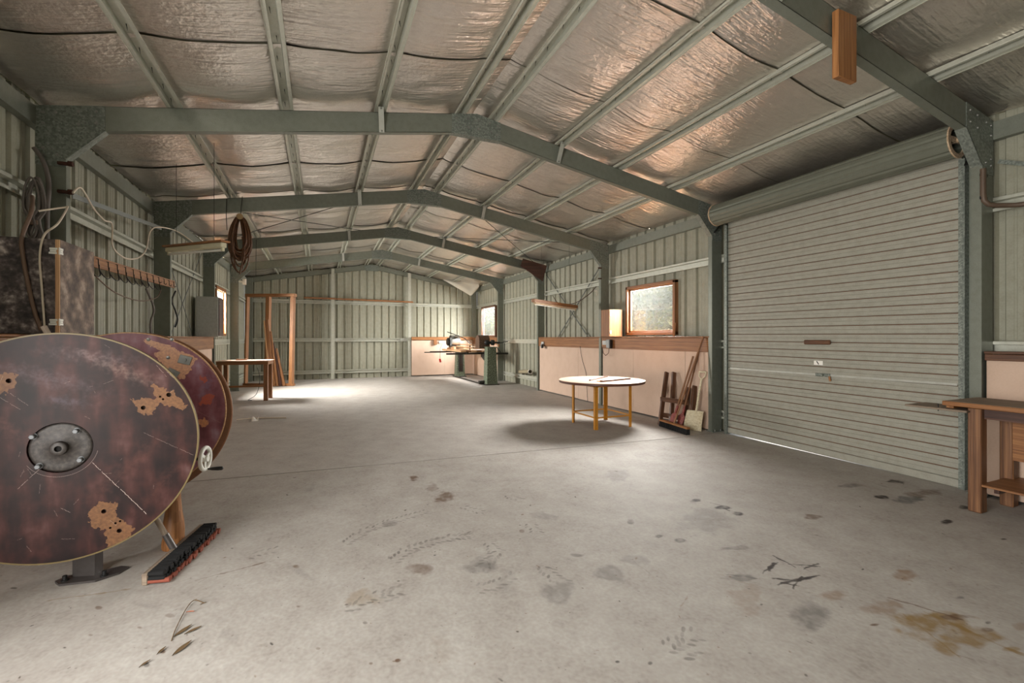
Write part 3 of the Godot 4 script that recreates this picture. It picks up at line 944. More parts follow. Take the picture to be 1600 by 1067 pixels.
func clad(parent: Node, side: String, a: float, b: float, y0: float, y1: float):
	var prof := rib_profile(a, b)
	var g := mb(parent)
	var prev := []
	for w in prof:
		var lo := Vector3.ZERO
		var hi := Vector3.ZERO
		var s: float = w[0]
		var d: float = w[1]
		match side:
			"right":
				lo = Vector3(XR + WALL_GAP + d, y0, s)
			"left":
				lo = Vector3(XL - WALL_GAP - d, y0, s)
			"back":
				lo = Vector3(s, y0, ZE + WALL_GAP + d)
			"front":
				lo = Vector3(s, y0, ZN - 0.02 - d)
		hi = Vector3(lo.x, y1, lo.z)
		if side in ["back", "front"]:
			hi.y = minf(y1, roof_y(clampf(s, XL, XR)) + 0.09)
		if prev.size():
			g.quad(prev[0], lo, hi, prev[1])
		prev = [lo, hi]
	part(parent, "cladding_sheet", g, M.cladding)

func clad_wall(parent: Node, side: String, a: float, b: float, top: float, holes: Array):
	# holes: [from, to, sill, head] along the wall
	var cuts := [a, b]
	var s: float = ceil(a / 0.7611) * 0.7611 + 0.06
	while s < b:
		cuts.append(s)
		s += 0.7611
	for h in holes:
		cuts.append(h[0])
		cuts.append(h[1])
	cuts.sort()
	for k in cuts.size() - 1:
		if cuts[k + 1] - cuts[k] < 0.004:
			continue
		var mid: float = (cuts[k] + cuts[k + 1]) * 0.5
		var hit := []
		for h in holes:
			if mid > h[0] and mid < h[1]:
				hit = h
		if hit.is_empty():
			clad(parent, side, cuts[k], cuts[k + 1], -0.03, top)
		else:
			if hit[2] > 0.05:
				clad(parent, side, cuts[k], cuts[k + 1], -0.03, hit[2])
			clad(parent, side, cuts[k], cuts[k + 1], hit[3], top)

const WIN_1 := [6.02, 7.35, 1.47, 2.40]
const WIN_2 := [14.62, 16.08, 1.45, 2.56]
const WIN_3 := [12.15, 13.25, 1.47, 2.60]
const DOOR_1 := [2.24, 4.86, 0.0, 3.06]

func girt(parent: Node, from: Vector3, to: Vector3, out: Vector3):
	var g := mb(parent)
	hat(g, from, Vector3.UP, out, to - from)
	part(parent, "girt", g, M.purlin_steel)

func build_walls():
	var wr := setting("wall_right")
	clad_wall(wr, "right", ZN, ZE + 0.06, 3.44, [WIN_1, WIN_2, DOOR_1])
	var wl := setting("wall_left")
	clad_wall(wl, "left", ZN, ZE + 0.06, 3.44, [WIN_3, [-0.55, 1.85, 0.0, 2.7]])
	var wb := setting("wall_back")
	clad_wall(wb, "back", XL - 0.06, XR + 0.06, 9.0, [])
	var wf := setting("wall_front")
	clad_wall(wf, "front", XL - 0.06, XR + 0.06, 9.0, [])
	for y in [0.25, 1.31, 2.60]:
		for r in [[ZN, 2.1], [4.98, WIN_1[0]], [WIN_1[1], WIN_2[0]], [WIN_2[1], ZE]] if y > 1.4 and y < 2.45 else ([[ZN, 2.1], [4.98, ZE]]):
			girt(wr, Vector3(XR, y, r[0]), Vector3(XR, y, r[1]), Vector3.RIGHT)
		girt(wl, Vector3(XL, y, 1.95), Vector3(XL, y, ZE), Vector3.LEFT)
		for r in [[XL, XR]]:
			girt(wb, Vector3(r[0], y + (0.035 if y > 1.0 else 0.0), ZE), Vector3(r[1], y + (0.035 if y > 1.0 else 0.0), ZE), Vector3(0, 0, 1))
	# crossed straps in one bay of each side wall
	for w in [[wr, XR + 0.004, 8.1, 10.8], [wl, XL - 0.004, 8.1, 10.8]]:
		for s in [[w[2], 3.1, w[3], 0.9], [w[2], 0.9, w[3], 3.1]]:
			var g := mb(w[0])
			g.bar(Vector3(w[1], s[1], s[0]), Vector3(w[1], s[3], s[2]), 0.004, 0.03, Vector3.UP)
			part(w[0], "brace_strap", g, M.strap_steel)
	var gs := mb(wr)
	gs.bar(Vector3(XR - 0.004, 2.98, 2.02), Vector3(XR - 0.004, 1.55, -0.85), 0.004, 0.035, Vector3.UP)
	part(wr, "brace_strap", gs, M.galvanised)
	# gable end: sloping end rafters, two posts between floor and roof, corner posts
	for sd in [-1.0, 1.0]:
		var g := mb(wb)
		var a := Vector3(XC, roof_y(XC) - 0.002, ZE - 0.012)
		var b := Vector3(XC + sd * HW, YT - 0.002, ZE - 0.012)
		g.prism([a, b, b - Vector3(0, 0.16, 0), a - Vector3(0, 0.16, 0)], Vector3(0, 0, 0.008))
		g.prism([a - Vector3(0, 0.16, 0), b - Vector3(0, 0.16, 0), b - Vector3(0, 0.16, -0.06), a - Vector3(0, 0.16, -0.06)], Vector3(0, 0.005, 0))
		part(wb, "gable_rafter", g, M.frame_steel)
		g = mb(wb)
		var e: float = XC + sd * HW
		g.box(Vector3(e - sd * 0.085, YT * 0.5, ZE - 0.07), Vector3(0.17, YT, 0.008))
		g.box(Vector3(e - sd * 0.168, YT * 0.5, ZE - 0.035), Vector3(0.006, YT, 0.07))
		part(wb, "corner_post", g, M.frame_steel)
	for x in [0.39, 3.0]:
		var g := mb(wb)
		var h := roof_y(x) - 0.02
		g.box(Vector3(x, h * 0.5, ZE - 0.098), Vector3(0.10, h, 0.006))
		for s in [-1.0, 1.0]:
			g.box(Vector3(x + s * 0.048, h * 0.5, ZE - 0.06), Vector3(0.006, h, 0.076))
		part(wb, "mullion", g, M.purlin_steel)
	var apex := mb(wb)
	apex.prism([Vector3(XC - 0.26, roof_y(XC - 0.26) - 0.01, ZE - 0.02), Vector3(XC, roof_y(XC) - 0.01, ZE - 0.02), Vector3(XC + 0.26, roof_y(XC + 0.26) - 0.01, ZE - 0.02), Vector3(XC + 0.22, roof_y(XC + 0.22) - 0.2, ZE - 0.02), Vector3(XC - 0.22, roof_y(XC - 0.22) - 0.2, ZE - 0.02)], Vector3(0, 0, -0.004))
	part(wb, "apex_bracket", apex, M.galvanised)
	# small patch plates on the lower girt of the end wall
	for x in [[0.42, 0.72], [2.68, 2.98]]:
		var g := mb(wb)
		g.box(Vector3((x[0] + x[1]) * 0.5, 1.345, ZE - 0.012), Vector3(x[1] - x[0], 0.075, 0.012), Basis.IDENTITY, 0.003)
		part(wb, "girt_cleat", g, M.brace_steel)
	# sheet linings below the girt line with a timber ledge along their top
	lining(wr, "right", 5.10, 7.93, 5.42, 1.19, 1.43, [5.62, 6.93])
	lining(wr, "right", 7.96, 10.88, 5.42, 1.19, 1.43, [8.9])
	lining(wr, "right", 14.0, ZE - 0.08, 5.42, 1.19, 1.43, [15.4])
	lining(wr, "right", ZN + 0.05, 2.04, 5.42, 1.205, 1.285, [0.4])
	lining(wl, "left", 5.10, 7.93, -2.03, 1.19, 1.43, [6.4])
	lining(wl, "left", 7.96, 10.80, -2.03, 1.19, 1.43, [9.3])
	lining(wl, "left", 2.1, 5.02, -2.03, 1.19, 1.43, [3.4])
	# end wall lining between the second mullion and the corner
	var cuts := [3.06, 4.3, XR - 0.16]
	for k in 2:
		var g := mb(wb)
		g.box(Vector3((cuts[k] + cuts[k + 1]) * 0.5, 0.68, ZE - 0.13), Vector3(cuts[k + 1] - cuts[k] - 0.004, 1.28, 0.012), Basis.IDENTITY, 0.002)
		part(wb, "lining_panel", g, M.lining)
	var g5 := mb(wb)
	g5.box(Vector3(4.24, 1.385, ZE - 0.15), Vector3(2.36, 0.10, 0.03), Basis.IDENTITY, 0.004)
	g5.box(Vector3(4.24, 1.44, ZE - 0.10), Vector3(2.36, 0.025, 0.14), Basis.IDENTITY, 0.004)
	part(wb, "timber_ledge", g5, M.timber_orange)

func lining(parent: Node, side: String, za: float, zb: float, x: float, rail_y: float, top: float, cuts: Array):
	var ins := -1.0 if side == "right" else 1.0     # towards the room
	var all := [za] + cuts + [zb]
	for k in all.size() - 1:
		var g := mb(parent)
		var low := 0.02 + 0.006 * (k % 2)
		g.box(Vector3(x, (low + rail_y + 0.02) * 0.5, (all[k] + all[k + 1]) * 0.5), Vector3(0.010, rail_y + 0.02 - low, all[k + 1] - all[k] - 0.005), Basis.IDENTITY, 0.002)
		part(parent, "lining_panel", g, M.lining)
	var g2 := mb(parent)
	g2.box(Vector3(x + ins * 0.020, (rail_y + top) * 0.5 - 0.012, (za + zb) * 0.5), Vector3(0.028, top - rail_y - 0.024, zb - za), Basis.IDENTITY, 0.004)
	part(parent, "timber_rail", g2, M.timber_brown if top > 1.4 else M.timber_red)
	var wall_x := XR if side == "right" else XL
	g2 = mb(parent)
	g2.box(Vector3((x + ins * 0.045 + wall_x) * 0.5, top - 0.010, (za + zb) * 0.5), Vector3(absf(wall_x - x) + 0.045, 0.020, zb - za), Basis.IDENTITY, 0.003)
	part(parent, "timber_ledge", g2, M.timber_brown if top > 1.4 else M.timber_red)

# ---------------------------------------------------------------- portal frames

func build_frames():
	var labels := [
		"grey-green steel portal frame with a timber block hung on its rafter",
		"grey-green steel portal frame with hank of cable on its post, beside the roller door",
		"grey-green steel portal frame from whose rafter the brown hose coil hangs",
		"grey-green steel portal frame with a dark plywood gusset at one knee",
		"grey-green steel portal frame standing next to the machine and timber door frame"]
	for k in FZ.size():
		var z: float = FZ[k]
		var t := thing("portal_frame", Vector3(XC, 0, z), labels[k], "steel frame", "steel portal frames carrying the roof")
		for sd in [-1.0, 1.0]:
			var xo: float = XC + sd * HW
			var xi: float = xo - sd * CD
			# post: web towards the open end, flanges running back
			var g := mb(t)
			var q := []
			for w in [[xi + sd * 0.018, 0.066], [xi, 0.070], [xi, 0.0], [xo, 0.0], [xo, 0.070], [xo - sd * 0.018, 0.066]]:
				q.append(Vector3(w[0], 0.0, z + w[1]))
			g.strip(q, Vector3(0, YT - 0.03, 0))
			q = []
			for w in [[xi + sd * 0.003, 0.066], [xi + sd * 0.003, 0.003], [xo - sd * 0.003, 0.003], [xo - sd * 0.003, 0.066]]:
				q.append(Vector3(w[0], 0.0, z + w[1]))
			g.strip(q, Vector3(0, YT - 0.03, 0))
			part(t, "post", g, M.frame_steel)
			# base plate with two bolts
			g = mb(t)
			g.box(Vector3((xo + xi) * 0.5, 0.006, z + 0.03), Vector3(CD + 0.03, 0.012, 0.13))
			var bp := part(t, "base_plate", g, M.galvanised)
			for dx in [-0.06, 0.06]:
				g = mb(t)
				g.cyl(Vector3((xo + xi) * 0.5 + dx, 0.012, z - 0.018), Vector3((xo + xi) * 0.5 + dx, 0.035, z - 0.018), 0.011, 0.011, 6)
				part(bp, "anchor_bolt", g, M.bolt_steel)
			# rafter
			g = mb(t)
			var a := Vector3(XC, roof_y(XC), z)
			var b := Vector3(xo, YT, z)
			var dn := Vector3(0, -RD, 0)
			g.prism([a, b, b + dn, a + dn], Vector3(0, 0, 0.004))
			for w in [Vector3.ZERO, dn]:
				g.prism([a + w, b + w, b + w + Vector3(0, 0, 0.07), a + w + Vector3(0, 0, 0.07)], Vector3(0, 0.004 if w != Vector3.ZERO else -0.004, 0))
			part(t, "rafter", g, M.frame_steel)
			# knee bracket: a folded plate with a flanged, sloping edge
			g = mb(t)
			var kx: float = xo - sd * 0.46
			var ky := roof_y(kx) - RD
			var fz := z - 0.005
			g.prism([Vector3(xo, YT, fz), Vector3(kx, roof_y(kx), fz), Vector3(kx, ky, fz), Vector3(xi, 2.93, fz), Vector3(xi, 2.86, fz), Vector3(xo, 2.86, fz)], Vector3(0, 0, 0.004))
			g.prism([Vector3(kx, ky, fz), Vector3(xi, 2.93, fz), Vector3(xi, 2.93, fz + 0.082), Vector3(kx, ky, fz + 0.082)], Vector3(sd * 0.003, 0.003, 0))
			var kb := part(t, "knee_bracket", g, M.galvanised)
			var bolts := [[0.05, 0.06], [0.13, 0.06], [0.05, 0.15], [0.40, 0.05], [0.40, 0.15], [0.28, 0.05], [0.28, 0.16], [0.05, 0.42], [0.14, 0.42], [0.05, 0.36]]
			for w in bolts:
				g = mb(t)
				var p := Vector3(xo - sd * w[0], roof_y(xo - sd * w[0]) - w[1], fz)
				g.cyl(p, p + Vector3(0, 0, -0.008), 0.010, 0.009, 6)
				g.cyl(p, p + Vector3(0, 0, -0.002), 0.013, 0.013, 10)
				part(kb, "bolt", g, M.bolt_steel)
			# fly brace from the second purlin down to the rafter's lower flange
			g = mb(t)
			var bx: float = XC + sd * 1.1
			g.bar(Vector3(bx, roof_y(bx) + 0.012, z - 0.10), Vector3(bx - sd * 0.02, roof_y(bx) - RD - 0.006, z - 0.012), 0.055, 0.004, Vector3(0, 0, -1))
			var br := part(t, "fly_brace", g, M.brace_steel)
			for w in [0.06, 0.94]:
				g = mb(t)
				var p := Vector3(bx, roof_y(bx) + 0.012, z - 0.10).lerp(Vector3(bx - sd * 0.02, roof_y(bx) - RD - 0.006, z - 0.012), w)
				g.cyl(p, p + Vector3(0, 0, -0.012), 0.010, 0.010, 6)
				part(br, "bolt", g, M.bolt_steel)
		# apex bracket with its bolts and the flat flange below
		var g2 := mb(t)
		var fz2 := z - 0.005
		var w2 := 0.30
		g2.prism([Vector3(XC - w2, roof_y(XC - w2) + 0.002, fz2), Vector3(XC, roof_y(XC) + 0.002, fz2), Vector3(XC + w2, roof_y(XC + w2) + 0.002, fz2), Vector3(XC + w2, roof_y(XC + w2) - RD, fz2), Vector3(XC - w2, roof_y(XC - w2) - RD, fz2)], Vector3(0, 0, 0.004))
		g2.prism([Vector3(XC - w2, roof_y(XC - w2) - RD, fz2), Vector3(XC + w2, roof_y(XC + w2) - RD, fz2), Vector3(XC + w2, roof_y(XC + w2) - RD, fz2 + 0.08), Vector3(XC - w2, roof_y(XC - w2) - RD, fz2 + 0.08)], Vector3(0, -0.003, 0))
		var ab := part(t, "apex_bracket", g2, M.galvanised)
		for w in [[-0.25, 0.05], [-0.23, 0.16], [-0.1, 0.05], [-0.1, 0.16], [0.02, 0.06], [0.02, 0.17], [0.16, 0.05], [0.18, 0.15], [0.26, 0.05], [0.25, 0.16]]:
			var g := mb(t)
			var p := Vector3(XC + w[0], roof_y(XC + w[0]) - w[1], fz2)
			g.cyl(p, p + Vector3(0, 0, -0.008), 0.010, 0.009, 6)
			g.cyl(p, p + Vector3(0, 0, -0.002), 0.013, 0.013, 10)
			part(ab, "bolt", g, M.bolt_steel)

# ---------------------------------------------------------------- windows and the roller door

func window(h: Array, side: String, timber: Material, sash_m: Material) -> Node3D:
	# h: [from, to, sill, head]; a timber frame in the cladding with one pane and a sill board
	var t := setting("window_%d" % (used.get("windows", 0) + 1))
	used["windows"] = used.get("windows", 0) + 1
	var out := 1.0 if side == "right" else -1.0
	var x0: float = (XR if side == "right" else XL) - out * 0.02
	var w := 0.045
	var dp := 0.11
	var cx := x0 + out * dp * 0.5
	for r in [[h[0] - 0.01, h[0] + w, h[2], h[3]], [h[1] - w, h[1] + 0.01, h[2], h[3]], [h[0] - 0.01, h[1] + 0.01, h[3] - w, h[3] + 0.01], [h[0] - 0.01, h[1] + 0.01, h[2] - 0.01, h[2] + w]]:
		var g := mb(t)
		g.box(Vector3(cx, (r[2] + r[3]) * 0.5, (r[0] + r[1]) * 0.5), Vector3(dp, r[3] - r[2], r[1] - r[0]), Basis.IDENTITY, 0.004)
		part(t, "frame", g, timber)
	# sash inside the frame
	for r in [[h[0] + w, h[0] + w + 0.03, h[2] + w, h[3] - w], [h[1] - w - 0.03, h[1] - w, h[2] + w, h[3] - w], [h[0] + w, h[1] - w, h[3] - w - 0.03, h[3] - w], [h[0] + w, h[1] - w, h[2] + w, h[2] + w + 0.03]]:
		var g := mb(t)
		g.box(Vector3(x0 + out * 0.075, (r[2] + r[3]) * 0.5, (r[0] + r[1]) * 0.5), Vector3(0.03, r[3] - r[2], r[1] - r[0]), Basis.IDENTITY, 0.003)
		part(t, "sash", g, sash_m)
	var g2 := mb(t)
	g2.box(Vector3(x0 + out * 0.075, (h[2] + h[3]) * 0.5, (h[0] + h[1]) * 0.5), Vector3(0.004, h[3] - h[2] - 2.0 * w - 0.04, h[1] - h[0] - 2.0 * w - 0.04))
	part(t, "pane", g2, M.glass)
	return t

func build_windows():
	window(WIN_1, "right", M.timber_brown, M.timber_brown)
	window(WIN_2, "right", M.timber_red, M.switch_grey)
	window(WIN_3, "left", M.timber_orange, M.timber_orange)

func build_roller_door():
	var t := setting("door_1")
	t.set_meta("label", "cream ribbed steel roller door in the corrugated wall")
	var za := 2.24
	var zb := 4.86
	var x := 5.50
	# ribbed slats: one broad pan and a narrow rusty groove above it
	var top := 3.10
	var n := 31
	var hgt := (top - 0.075) / n
	var tilt := 0.030     # the curtain hangs a little out of level: light shows under its far end
	for k in n:
		var y0 := 0.075 + k * hgt
		var g := mb(t)
		var q := []
		for w in [[0.0, 0.012], [0.05, 0.012], [0.09, 0.0], [0.47, 0.0], [0.50, 0.004], [0.55, 0.004], [0.58, 0.0], [0.93, 0.0], [0.97, 0.012]]:
			q.append(Vector3(x + w[1], y0 + w[0] * hgt, za))
		g.strip(q, Vector3(0, tilt * (1.0 - float(k) / n), zb - za))
		part(t, "slat", g, M.door_slat)
		g = mb(t)
		g.bar(Vector3(x + 0.011, y0 - 0.001, za), Vector3(x + 0.011, y0 - 0.001 + tilt * (1.0 - float(k) / n), zb), 0.006, 0.007)
		part(t, "rusty_seam", g, M.rust_line)
	var g1 := mb(t)
	g1.bar(Vector3(x + 0.002, 0.040, za), Vector3(x + 0.002, 0.046 + tilt * 0.5, zb), 0.035, 0.078, Vector3.UP, 0.006)
	part(t, "bottom_rail", g1, M.door_slat)
	# the part of the curtain rolled up on the drum, as a ribbed roll, and the end plates
	g1 = mb(t)
	var cx := 5.345
	var cy := 3.205
	var seg := 48
	var ring := []
	for i in seg + 1:
		var a := TAU * i / seg
		var r := 0.148 + (0.005 if i % 4 < 3 else -0.004)
		ring.append(Vector3(cx + cos(a) * r, cy + sin(a) * r, za - 0.03))
	g1.strip(ring, Vector3(0, 0, zb - za + 0.10))
	part(t, "drum_roll", g1, M.door_drum)
	for z in [za - 0.03, zb + 0.07]:
		g1 = mb(t)
		g1.lathe(Vector3(cx, cy, z - 0.006), Vector3(0, 0, 1), [Vector2(0.120, 0.0), Vector2(0.160, 0.0), Vector2(0.160, 0.012), Vector2(0.120, 0.012), Vector2(0.120, 0.0)], 40, false, true)
		g1.box(Vector3(cx, cy, z), Vector3(0.25, 0.05, 0.006))
		g1.cyl(Vector3(cx, cy, z - 0.09), Vector3(cx, cy, z + 0.09), 0.022, 0.022, 14)
		part(t, "drum_wheel", g1, M.chalk_plaster)
		g1 = mb(t)
		var s := -1.0 if z < 3.0 else 1.0
		g1.box(Vector3(cx + 0.06, cy - 0.03, z + s * 0.055), Vector3(0.28, 0.05, 0.008))
		g1.bar(Vector3(cx + 0.19, cy - 0.05, z + s * 0.055), Vector3(cx + 0.02, cy - 0.24, z + s * 0.055), 0.03, 0.008)
		part(t, "drum_support", g1, M.dark_steel)
	# guides
	for z in [za - 0.022, zb + 0.022]:
		g1 = mb(t)
		var s := -1.0 if z < 3.0 else 1.0
		g1.box(Vector3(x + 0.0, 1.53, z + s * 0.012), Vector3(0.075, 3.06, 0.006))
		g1.box(Vector3(x - 0.035, 1.53, z - s * 0.008), Vector3(0.006, 3.06, 0.045))
		g1.box(Vector3(x + 0.035, 1.53, z - s * 0.008), Vector3(0.006, 3.06, 0.045))
		part(t, "guide", g1, M.galvanised)
	# steel jambs and head that close the gap between the curtain and the cladding
	for r in [[za - 0.10, za - 0.005], [zb + 0.005, zb + 0.10]]:
		g1 = mb(t)
		g1.box(Vector3(x + 0.09, 1.55, (r[0] + r[1]) * 0.5), Vector3(0.10, 3.10, r[1] - r[0]))
		part(t, "jamb", g1, M.frame_steel)
	g1 = mb(t)
	g1.box(Vector3(x + 0.09, 3.10, (za + zb) * 0.5), Vector3(0.10, 0.10, zb - za + 0.2))
	part(t, "head", g1, M.frame_steel)
	# timber pull, sticker, latch
	g1 = mb(t)
	g1.box(Vector3(x - 0.018, 1.352, 3.56), Vector3(0.035, 0.055, 0.31), Basis.IDENTITY, 0.010)
	part(t, "pull_handle", g1, M.timber_red, "timber pull block")
	g1 = mb(t)
	g1.box(Vector3(x - 0.002, 1.105, 3.555), Vector3(0.002, 0.05, 0.105))
	var st := part(t, "sticker", g1, M.paper_white, "small white sticker with a dark stroke")
	g1 = mb(t)
	g1.bar(Vector3(x - 0.0035, 1.125, 3.575), Vector3(x - 0.0035, 1.088, 3.55), 0.002, 0.010)
	part(st, "dark_stroke", g1, M.cable_black)
	g1 = mb(t)
	g1.box(Vector3(x - 0.008, 0.965, 3.50), Vector3(0.012, 0.04, 0.17), Basis.IDENTITY, 0.004)
	g1.cyl(Vector3(x - 0.01, 0.965, 3.5), Vector3(x - 0.04, 0.965, 3.5), 0.017, 0.015, 12)
	part(t, "latch", g1, M.galvanised)
	g1 = mb(t)
	g1.bar(Vector3(x - 0.03, 0.955, 3.41), Vector3(x - 0.03, 0.90, 3.40), 0.012, 0.02)
	part(t, "latch_key", g1, M.timber_orange)
	g1 = mb(t)
	g1.box(Vector3(x - 0.003, 0.965, 3.55), Vector3(0.005, 0.022, 2.56))
	part(t, "lock_bar", g1, M.brace_steel)

# ---------------------------------------------------------------- outdoors, seen through the panes

func leaf_mesh() -> ArrayMesh:
	var g := MB.new()
	g.tri(Vector3(0, 0, 0), Vector3(0.35, 0.5, 0.06), Vector3(0, 1, 0))
	g.tri(Vector3(0, 0, 0), Vector3(0, 1, 0), Vector3(-0.35, 0.5, 0.06))
	return g.mesh()

func shrub(called: String, at: Vector3, r: Vector3, count: int, leaf: float, m: Material, lf: ArrayMesh, label: String, sd: int):
	var t := thing(called, at, label, "shrub", "shrubs growing outside the shed")
	var rr := RandomNumberGenerator.new()
	rr.seed = sd
	var mm := MultiMesh.new()
	mm.transform_format = MultiMesh.TRANSFORM_3D
	mm.use_colors = true
	mm.mesh = lf
	mm.instance_count = count
	var puffs := []
	for k in 26:
		var d := Vector3(rr.randfn(), rr.randfn(), rr.randfn()).normalized() * pow(rr.randf(), 0.5)
		puffs.append(Vector3(d.x * r.x, r.y * 0.95 + d.y * r.y * 0.85, d.z * r.z))
	for k in count:
		var c: Vector3 = puffs[rr.randi() % puffs.size()]
		var d := Vector3(rr.randfn(), rr.randfn(), rr.randfn()).normalized() * (0.55 + 0.5 * rr.randf())
		var p := c + Vector3(d.x * r.x * 0.36, d.y * r.y * 0.30, d.z * r.z * 0.36)
		p.y = maxf(p.y, 0.05)
		var b := Basis.from_euler(Vector3(rr.randf() * TAU, rr.randf() * TAU, rr.randf() * TAU)).scaled(Vector3.ONE * leaf * rr.randf_range(0.6, 1.3))
		mm.set_instance_transform(k, Transform3D(b, p))
		var v := rr.randf_range(0.55, 1.15)
		mm.set_instance_color(k, Color(v * rr.randf_range(0.9, 1.15), v, v * rr.randf_range(0.7, 1.0)))
	var mi := MultiMeshInstance3D.new()
	mi.name = "foliage"
	mi.multimesh = mm
	mi.material_override = m
	t.add_child(mi)
	mi.set_meta("kind", "stuff")
	var g := mb(t)
	for k in 5:
		var tip: Vector3 = puffs[k]
		g.tube([at + Vector3(0.04 * k - 0.08, -0.02, 0), at + Vector3(tip.x * 0.3, tip.y * 0.5, tip.z * 0.3), at + tip], 0.025, 6)
	part(t, "stems", g, M.bark)

func build_outside():
	var e := setting("ground_outside")
	var g := mb(e)
	g.box(Vector3(XC, -0.20, 8), Vector3(120, 0.1, 120))
	part(e, "yard", g, M.ground_outside)
	# a bank rises behind the roller-door side
	g = mb(e)
	var nz := FastNoiseLite.new()
	nz.seed = 3
	nz.frequency = 0.2
	g.sheet(30, 50, func(i: float, j: float) -> Vector3:
		var x := 7.2 + 16.0 * i
		var z := -6.0 + 50.0 * j
		return Vector3(x, -0.16 + 6.5 * pow(i, 1.15) + 0.5 * nz.get_noise_2d(x, z) * minf(1.0, i * 5.0), z))
	part(e, "bank", g, M.ground_outside)
	var lf := leaf_mesh()
	var bank := func(x: float) -> float: return -0.25 + 6.5 * pow(clampf((x - 7.2) / 16.0, 0.0, 1.0), 1.15)
	var looks := ["grey-green bushy shrub on the bank outside the window over the timber ledge", "pale olive shrub on the bank outside the window over the timber ledge", "bright yellow-green shrub outside the window behind the machine"]
	var k := 0
	for s in [[8.9, 10.6, 1.3, 1.2, 1.4, 1], [9.2, 12.6, 1.4, 1.2, 1.5, 0], [11.0, 12.6, 1.6, 1.4, 1.5, 1], [11.4, 15.0, 1.6, 1.5, 1.7, 0], [13.4, 16.0, 1.9, 1.8, 2.0, 1], [13.2, 19.0, 1.9, 1.8, 2.0, 0],
			[8.4, 19.6, 1.2, 1.5, 1.4, 2], [9.4, 22.6, 1.5, 1.9, 1.6, 2], [10.8, 25.6, 1.8, 2.3, 1.8, 2], [8.3, 23.8, 1.2, 1.7, 1.5, 2], [12.0, 29.5, 2.2, 2.6, 2.2, 2]]:
		var far: bool = s[5] == 2
		shrub("shrub", Vector3(s[0], bank.call(s[0]), s[1]), Vector3(s[2], s[3], s[4]), 5200 if not far else 4200, 0.13 if not far else 0.17, M["leaves_%d" % s[5]], lf, looks[s[5]], 100 + k)
		k += 1

# ---------------------------------------------------------------- the two big plywood wheels

func pierced_disc(g: MB, c: Vector3, e: Vector3, n: Vector3, R: float, thick: float, holes: Array):
	var circle := PackedVector2Array()
	for i in 120:
		circle.append(Vector2(cos(TAU * i / 120.0), sin(TAU * i / 120.0)) * R)
	var cuts := [-R - 0.01, R + 0.01]
	var hp := []
	for h in holes:
		cuts.append(h[0])
		var q := PackedVector2Array()
		var seg := 40 if h[2] > 0.05 else 14
		for i in seg:
			q.append(Vector2(h[0], h[1]) + Vector2(cos(TAU * (i + 0.5) / seg), sin(TAU * (i + 0.5) / seg)) * h[2])
		hp.append(q)
	cuts.sort()
	var up := Vector3.UP
	var at := func(v: Vector2, d: float) -> Vector3: return c + e * v.x + up * v.y + n * d
	var uv := func(v: Vector2) -> Vector2: return Vector2((v.x + 0.7) / 1.4, (0.7 - v.y) / 1.4)
	for k in cuts.size() - 1:
		if cuts[k + 1] - cuts[k] < 1e-4:
			continue
		var rect := PackedVector2Array([Vector2(cuts[k], -1), Vector2(cuts[k + 1], -1), Vector2(cuts[k + 1], 1), Vector2(cuts[k], 1)])
		var pieces: Array = Geometry2D.intersect_polygons(circle, rect)
		for q in hp:
			var next := []
			for p in pieces:
				next.append_array(Geometry2D.clip_polygons(p, q))
			pieces = next
		for p in pieces:
			var ids := Geometry2D.triangulate_polygon(p)
			for i in range(0, ids.size(), 3):
				var a: Vector2 = p[ids[i]]
				var b: Vector2 = p[ids[i + 1]]
				var d: Vector2 = p[ids[i + 2]]
				for dep in [0.0, thick]:
					g.tri(at.call(a, dep), at.call(b, dep), at.call(d, dep), uv.call(a), uv.call(b), uv.call(d))
	for q in hp:
		for i in q.size():
			var a: Vector2 = q[i]
			var b: Vector2 = q[(i + 1) % q.size()]
			g.quad(at.call(a, 0.0), at.call(b, 0.0), at.call(b, thick), at.call(a, thick))

